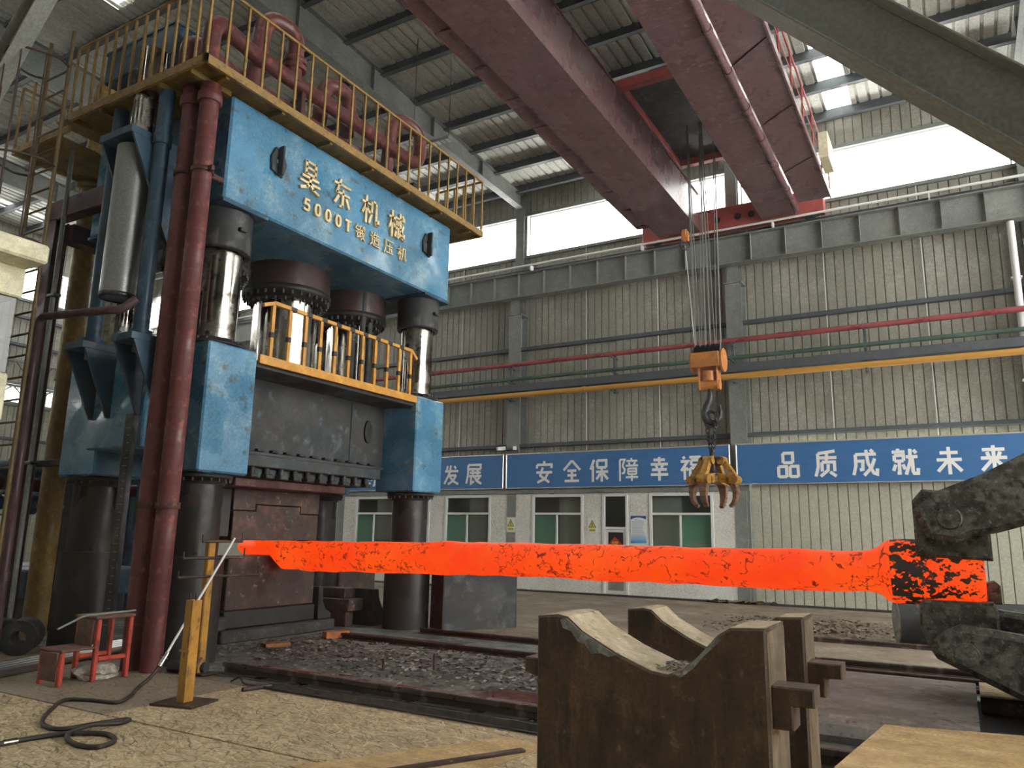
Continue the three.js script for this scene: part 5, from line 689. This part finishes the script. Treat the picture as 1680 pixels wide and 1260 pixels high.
// ---------------------------------------------------------------- rails, apron, kerbs, loose bars, debris
{
  const rail = (label, x0, x1, z, m = M.darkSteel, s = 1, y = 0) => { const t = thing('floor_rail', label, 'rail', [(x0 + x1) / 2, 0, z]); mesh('head', [box(x0, x1, y + 0.05 * s, y + 0.09 * s, z - 0.035 * s, z + 0.035 * s, 0.008)], m, t); mesh('web', [box(x0, x1, y + 0.01, y + 0.05 * s, z - 0.012, z + 0.012, 0)], m, t); mesh('foot', [box(x0, x1, y, y + 0.012, z - 0.07 * s, z + 0.07 * s, 0.002)], m, t); };
  M.railTop = worn(0x5b534d, { layers: [[0x4b403a, 3, 0.5, 0.2], [0x9a938c, 8, 0.68, 0.08, 2]], metal: 0.4, rough: 0.35, tile: 1.5, bump: 0 });
  rail('heavy worn rail edging the tan floor plates in front of the press', -7.9, 6, -6.72, M.railTop, 1.5);
  rail('thin dark rail on the floor in line with the bar', -9.0, -5.0, -9.86, M.rust, 1); rail('short rusty rail lying beside the thin dark one', -9.0, -6.6, -10.02, M.rust, 0.9);
  rail('dark rail on the floor just right of the big box', -8.3, 6, -11.2, M.rust, 1); rail('pale rail running under the manipulator', -3.0, 6, -11.95, M.railTop, 1); rail('low rail on the brown floor beyond the manipulator', -3.4, 6, -14.5, M.railTop, 0.9);
  const kb = thing('wall_kerb', 'low dark kerb on the floor along the office front', 'kerb', [-12, 0, -21.4]); mesh('kerb', [box(-20, 6, 0, 0.05, -21.35, -21.5, 0.008)], M.ashDark, kb);
  const ap = thing('steel_apron', 'grey scaled steel apron plate under the manipulator head', 'plate', [-1.2, 0, -9]); M.apron = worn(0x77716a, { layers: [[0x5a554f, 4, 0.5, 0.2], [0x938c83, 10, 0.62, 0.1], [0x3b3733, 26, 0.7, 0.05]], rough: 0.7, tile: 1.8, size: 512, bump: 0.003 });
  mesh('deck', [slab([[-7.45, 0], [-7.45, 0.06], [-7.55, 0.13], [-7.7, 0.17], [-10.3, 0.18], [-10.3, 0]].map(([z, y]) => [-z, y]), 'x', -3.2, 0.0, [], 0.004)], M.apron, ap);
  const pit = thing('grease_plate', 'black greasy floor plate right of the grey apron', 'plate', [1.3, 0, -8.9]); mesh('plate', [box(0.02, 3.0, 0, 0.01, -7.2, -9.5, 0.002)], plain(0x0f0e0d, 0.5), pit);
  const cb = thing('rusty_kerb_beam', 'rusty beam crossing the floor right of the apron below the jaws', 'beam', [0.9, 0, -9.7]); mesh('beam', [box(0.03, 1.9, 0, 0.17, -9.55, -10.3, 0.012)], M.rust, cb); mesh('top_plate', [box(0.03, 1.9, 0.17, 0.19, -9.5, -10.35, 0.004)], M.tan, cb);
  for (const [i, z] of [[0, -10.75], [1, -10.95]]) { const o = thing('flat_bar', (i ? 'rear' : 'front') + ' black flat bar lying under the lower jaw', 'bar', [-0.1, 0, z], 'black flat bars'); mesh('bar', [box(-0.75 + i * 0.05, 0.6, 0.003, 0.05, z - 0.05, z + 0.05)], M.black, o); }
  const wb = thing('plywood_board', 'tan wooden board lying at the bottom right corner', 'board', [0, 0.004, -6.4]); M.ply = worn(0xb79b6c, { layers: [[0xa28456, 3, 0.5, 0.2, 14], [0xc9b083, 3, 0.58, 0.15, 18]], rough: 0.7, tile: 2.2, size: 512, bump: 0.001 }); mesh('board', [slab([[-0.68, 7.35], [1.4, 7.85], [1.2, 4.6], [-0.84, 4.6], [-0.86, 5.84]], 'y', 0.192, 0.222)], M.ply, wb); mesh('sleeper', [box(-0.6, 1.2, 0.004, 0.19, -5.3, -5.5)], M.black, wb);
  // trench between the tan plates and the heavy rail, with rods and litter
  const tr = thing('trench_bed', 'dark dirty bed of the trench between the tan plates and the heavy rail', 'trench', [-4, -0.158, -6.43]); mesh('strip', [box(-6.95, 6.0, -0.158, -0.15, -6.29, -6.58, 0)], plain(0x1d1a17, 0.9), tr);
  const lr = thing('long_iron_rod', 'long thin iron rod with a hooked end lying along the tan plates', 'rod', [-5, 0, -6.3]); mesh('rod', [pipe([[-7.3, 0.016, -6.3], [-7.22, 0.08, -6.36], [-7.05, 0.03, -6.26], [-3.0, 0.022, -6.2]], 0.012, 0.06, 8)], M.darkSteel, lr);
  const sp = thing('short_iron_pipe', 'short iron pipe lying on the tan plates near the hooked rod', 'pipe', [-6.75, 0, -6.15]); mesh('pipe', [cyl([-6.78, 0.03, -6.02], [-6.72, 0.03, -6.36], 0.024, 12)], M.rust, sp);
  const wood = thing('flat_iron_strip', 'dark flat iron strip on the tan plates at the bottom edge', 'bar', [-3.4, 0, -5.3]); mesh('strip', [bar([-3.75, 0.02, -4.6], [-3.16, 0.02, -5.7], 0.07, 0.03)], M.rust, wood);
  const sheet = thing('steel_sheet', 'tan steel sheet lying under the flat iron strip at the bottom edge', 'plate', [-3.9, 0, -5.3]); mesh('sheet', [slab([[-4.4, 4.4], [-3.5, 6.0], [-3.05, 5.95], [-3.3, 4.4]], 'y', 0.006, 0.012)], M.ply, sheet);
  const br = thing('fire_brick', 'orange fire brick on the floor at the foot of the anvil', 'brick', [-9.0, 0, -9.85]); mesh('brick', [bar([-9.05, 0.06, -9.62], [-8.9, 0.06, -10.0], 0.16, 0.11)], worn(0xa5693c, { layers: [[0x6b4a30, 5, 0.55, 0.15]], rough: 0.9, tile: 0.4 }), br);
  const br2 = thing('fire_brick', 'broken orange fire brick half buried in scale before the anvil', 'brick', [-9.0, 0, -8.6]); mesh('brick', [bar([-9.1, 0.03, -8.4], [-8.95, 0.03, -8.75], 0.22, 0.06)], worn(0x94623a, { layers: [[0x5b4433, 5, 0.5, 0.15]], rough: 0.9, tile: 0.4 }), br2);
  for (const [i, [x, z]] of [[-5.95, -8.35], [-6.45, -7.95]].entries()) { const o = thing('iron_pin', (i ? 'shorter' : 'taller') + ' iron pin standing upright in the scale-covered floor', 'pin', [x, 0, z]); mesh('pin', [cyl([x, 0, z], [x, i ? 0.14 : 0.2, z], 0.016, 8)], M.rust, o); }
  const pl = thing('dark_floor_plate', 'dark steel plate lying on the scale left of the V-block', 'plate', [-4, 0, -7.2]); mesh('plate', [slab([[-4.8, 6.9], [-3.0, 6.9], [-3.0, 7.7], [-4.5, 7.7]], 'y', 0.003, 0.03)], M.redOxide, pl);
  // forge scale flakes: far too many to count
  const flake = new THREE.BufferGeometry().setFromPoints([[-1, 0, -0.5], [0.2, 0.15, -0.9], [1, 0, 0.1], [-1, 0, -0.5], [1, 0, 0.1], [-0.1, 0.2, 0.8]].map((p) => V3(...p))); flake.computeVertexNormals(); flake.setAttribute('uv', new THREE.BufferAttribute(new Float32Array(12), 2));
  const scatter = (name, n, label, fn, s0, s1, cols, y0 = 0) => { const o = new THREE.InstancedMesh(flake, plain(0xffffff, 0.6, 0.1, { side: THREE.DoubleSide }), n), m = new THREE.Matrix4(), q = new THREE.Quaternion(), e = new THREE.Euler(); for (let i = 0; i < n; i++) { const [x, z] = fn(), s = rr(s0, s1) * rr(0.5, 1); e.set(rr(-0.35, 0.35), rr(0, 6.3), rr(-0.35, 0.35)); m.compose(V3(x, y0 + 0.006 + s * 0.2, z), q.setFromEuler(e), V3(s, s * 0.6, s)); o.setMatrixAt(i, m); o.setColorAt(i, new THREE.Color(cols[Math.floor(rnd() * cols.length)])); } o.name = name; o.castShadow = o.receiveShadow = true; tag(o, label, 'debris', null, 'stuff'); scene.add(o); };
  scatter('scale_flakes', 5200, 'grey forge scale flakes scattered on the floor before the press', () => { const a = rnd() + rnd() - 1; return [rr(-9.6, -3.2), -8.75 + a * 1.6]; }, 0.012, 0.05, [0x5f6460, 0x7b807a, 0x9b9f97, 0x444845]);
  scatter('saddle_chips', 160, 'grey scale chips lying in the hollow of the nearest V-block', () => [-1.4 + (rnd() + rnd() - 1) * 0.12, -4.22 + (rnd() - 0.5) * 0.34], 0.006, 0.02, [0x55524e, 0x7a766f, 0x3c3a38], 1.016);
  scatter('rubble_chips', 2600, 'brown rubble chips on the floor between the V-blocks and the wall', () => [-2.9 + (rnd() + rnd() - 1) * 1.9, -16.6 + (rnd() + rnd() - 1) * 2.2], 0.015, 0.06, [0x6d6153, 0x857765, 0x9a8c78, 0x574d42]);
  scatter('brick_rubble', 500, 'heap of broken bricks at the foot of the wall column', () => [-5.3 + (rnd() + rnd() - 1) * 0.9, -21.75 + rnd() * 0.5], 0.05, 0.16, [0x6a6155, 0x7d7365, 0x57504a]);
}
// ---------------------------------------------------------------- left edge: ladder, cabin, pipe frame, pump gear
{
  const l = thing('caged_ladder', 'rusty yellow caged ladder rising to the press platform at the far left', 'ladder', [-11.2, 0, -5.5]);
  M.ladder = worn(0x6b5a35, { layers: [[0x4c4030, 4, 0.5, 0.2]], rough: 0.6, tile: 0.8 }); const xa = -11.5, xb = -10.9, z = -5.45; for (const x of [xa, xb]) mesh('stile', [cyl([x, 0, z], [x, 9.0, z], 0.03, 8)], M.ladder, l); for (let k = 0; k < 27; k++) mesh('rung', [cyl([xa, 0.3 + k * 0.31, z], [xb, 0.3 + k * 0.31, z], 0.016, 6)], M.ladder, l);
  for (const y of [5.6, 6.8, 8.4]) mesh('cage_hoop', [new THREE.TubeGeometry(new THREE.CatmullRomCurve3(Array.from({ length: 13 }, (_, i) => { const a = Math.PI * i / 12; return V3((xa + xb) / 2 - 0.42 * Math.cos(a) * (i % 12 ? 1 : 0.72), y, z + 0.72 * Math.sin(a)); })), 24, 0.018, 6)], M.rust, l);
  for (let i = 1; i < 6; i++) { const a = Math.PI * i / 6, x = (xa + xb) / 2 - 0.42 * Math.cos(a), q = z + 0.72 * Math.sin(a); mesh('cage_strap', [cyl([x, 5.6, q], [x, 8.4, q], 0.012, 6)], M.rust, l); }
  const cb = thing('control_cabin', 'cream control cabin with a flat overhanging roof at the left edge', 'cabin', [-10.8, 0, -4.6]);
  mesh('roof', [box(-9.85, -12.6, 5.0, 5.25, -5.02, -3.6, 0.03)], M.cream, cb); mesh('fascia', [box(-10.28, -12.5, 4.6, 5.0, -4.98, -3.7, 0.02)], M.cream, cb); mesh('wall', [box(-10.3, -12.5, 3.0, 3.6, -4.96, -3.7, 0.02)], M.cream, cb); mesh('glazing', [box(-10.33, -12.4, 3.6, 4.6, -4.94, -3.8, 0.01)], M.paneDark, cb); for (const x of [-10.4, -12.3]) for (const q of [-4.85, -3.8]) mesh('leg', [box(x - 0.06, x + 0.06, 0, 3.0, q - 0.06, q + 0.06)], M.cream, cb);
  const fr = thing('pipe_gantry', 'dark maroon steel frame post with a crossbeam left of the yellow pipe', 'frame', [-12.45, 0, -6.4]); M.frame = worn(0x4d3437, { layers: [[0x37282b, 3, 0.5, 0.2], [0x6d4c4e, 8, 0.66, 0.1]], rough: 0.6, tile: 1.2 });
  mesh('post', [box(-12.62, -12.32, 0, 6.62, -6.3, -6.32), box(-12.62, -12.32, 0, 6.62, -6.5, -6.52), box(-12.48, -12.46, 0, 6.62, -6.32, -6.5)], M.frame, fr); mesh('crossbeam', [box(-12.7, -10.9, 6.62, 6.95, -6.3, -6.33), box(-12.7, -10.9, 6.62, 6.65, -6.33, -6.5)], M.frame, fr); mesh('crossbeam', [box(-12.5, -12.2, 6.3, 6.6, -6.52, -8.2)], M.frame, fr);
  const hp = thing('brown_pipe_line', 'brown pipe running from the floor and bending toward the hanging cylinder', 'pipe', [-11.0, 0, -5.6]); mesh('pipe', [pipe([[-11.02, 0, -5.62], [-11.06, 4.62, -5.62], [-9.45, 4.5, -5.62], [-9.28, 4.5, -5.7], [-9.2, 4.68, -5.85]], 0.055, 0.14, 14)], M.frame, hp); mesh('collar', [cyl([-11.03, 1.0, -5.62], [-11.03, 1.1, -5.62], 0.075, 14)], M.frame, hp);
  const gp = thing('galvanised_conduit', 'thin grey galvanised conduit beside the yellow pipe', 'pipe', [-11.88, 0, -6.2]); mesh('conduit', [cyl([-11.86, 0, -6.2], [-11.93, 7.7, -6.2], 0.035, 12)], M.steelGrey, gp); for (const y of [2.6, 5.2]) mesh('clip', [box(-12.0, -11.78, y, y + 0.05, -6.26, -6.14)], M.darkSteel, gp);
  const cw = thing('cable_beam', 'black horizontal beam tying the pipes at the left edge', 'beam', [-12.2, 2.6, -6.6]); mesh('beam', [box(-13.2, -11.0, 2.62, 2.72, -6.58, -6.66)], M.black, cw);
  // pump gear behind the press
  const pg = thing('pump_skid', 'blue steel base beam of the pump gear behind the press', 'machine base', [-15.5, 0, -9]); mesh('beam', [box(-14.2, -17.5, 0.45, 0.95, -7.6, -9.9, 0.03)], M.blueDull, pg); mesh('foot', [box(-14.5, -17, 0, 0.45, -7.8, -9.7, 0.02)], M.black, pg);
  const fl = thing('pump_flange', 'big grey bolted flange drum of the pump gear', 'flange', [-15.0, 0.95, -8.9]); mesh('drum', [cyl([-14.6, 1.6, -8.95], [-15.4, 1.6, -8.95], 0.62, 36), box(-14.6, -15.4, 0.95, 1.3, -8.5, -9.4, 0.02)], M.greyCylinder, fl); mesh('hub', [cyl([-14.55, 1.6, -8.95], [-14.2, 1.55, -8.95], 0.34, 28)], M.darkSteel, fl); stuff(mesh('bolts', [ring(20, (a) => hexBolt(-14.57, 1.6 + 0.52 * Math.cos(a), -8.95 + 0.52 * Math.sin(a), 0.035, 0.06, 0))], M.black, fl));
  const tops = ['uppermost', 'middle', 'lowest']; [2.75, 2.5, 2.15].forEach((y, i) => { const o = thing('blue_pump_pipe', tops[i] + ' thick blue pipe across the pump gear behind the press', 'pipe', [-15.5, y, -8.5], 'blue pump pipes'); mesh('pipe', [cyl([-15.2 - i * 0.3, y, -6.2], [-15.2 - i * 0.3, y, -10.6], 0.14, 18)], i === 1 ? M.redOxide : M.blueDull, o); for (const q of [-7.6, -8.3, -9.2]) mesh('flange', [cyl([-15.2 - i * 0.3, y, q], [-15.2 - i * 0.3, y, q - 0.12], 0.22, 18)], M.blueDull, o); mesh('stand', [box(-15.14 - i * 0.3, -15.26 - i * 0.3, 0, y - 0.1, -10.2, -10.35), box(-15.14 - i * 0.3, -15.26 - i * 0.3, 0, y - 0.1, -6.5, -6.65)], M.blueDull, o); });
  const pc = thing('hydraulic_cylinder', 'light grey hydraulic cylinder standing behind the press', 'cylinder', [-13.5, 0, -9.0]); mesh('barrel', [cyl([-13.1, 2.5, -7.75], [-13.1, 4.9, -7.75], 0.3, 28)], M.steelGrey, pc); mesh('base', [box(-12.9, -13.4, 0, 2.5, -7.55, -7.95, 0.02)], M.black, pc);
  const rt = thing('red_air_tank', 'dull red upright air tank at the far left edge', 'tank', [-18.6, 0, -7.45]); mesh('shell', [lathe(-18.6, -7.45, [[0, 0.4], [0.5, 0.5], [0.55, 0.8], [0.55, 3.6], [0.4, 3.9], [0, 4.0]], 32)], M.redPipe, rt); mesh('leg', [box(-18.3, -18.2, 0, 0.6, -7.3, -7.2)], M.redOxide, rt); mesh('leg', [box(-19.0, -18.9, 0, 0.6, -7.3, -7.2)], M.redOxide, rt); mesh('leg', [box(-18.65, -18.55, 0, 0.6, -7.85, -7.75)], M.redOxide, rt);
  // lights on the platform
  const lp = thing('linear_lamp', 'long slatted lamp hanging under the roof above the press platform', 'lamp', [-10.6, 11.2, -14]); mesh('housing', [box(-11.25, -10.05, 11.2, 11.28, -13.9, -14.1, 0.01)], M.steelGrey, lp); for (let k = 0; k < 8; k++) mesh('slat', [box(-11.15 + k * 0.14, -11.05 + k * 0.14, 11.19, 11.2, -13.92, -14.08, 0.001)], M.trim, lp); mesh('hanger', [cyl([-11.2, 11.28, -14], [-11.2, 14.42, -14], 0.01, 6), cyl([-10.1, 11.28, -14], [-10.1, 14.42, -14], 0.01, 6)], M.darkSteel, lp);
  const sk = thing('flood_lamp', 'small black flood lamp box behind the yellow platform rail', 'lamp', [-8.55, 7.93, -10.85]); mesh('housing', [box(-8.5, -8.75, 8.05, 8.32, -10.72, -10.98, 0.03)], M.black, sk); mesh('stand', [box(-8.6, -8.65, 7.925, 8.05, -10.82, -10.88)], M.black, sk); mesh('lens', [cyl([-8.5, 8.2, -10.85], [-8.49, 8.2, -10.85], 0.05, 14)], M.trim, sk);
}

renderer.render(scene, camera);
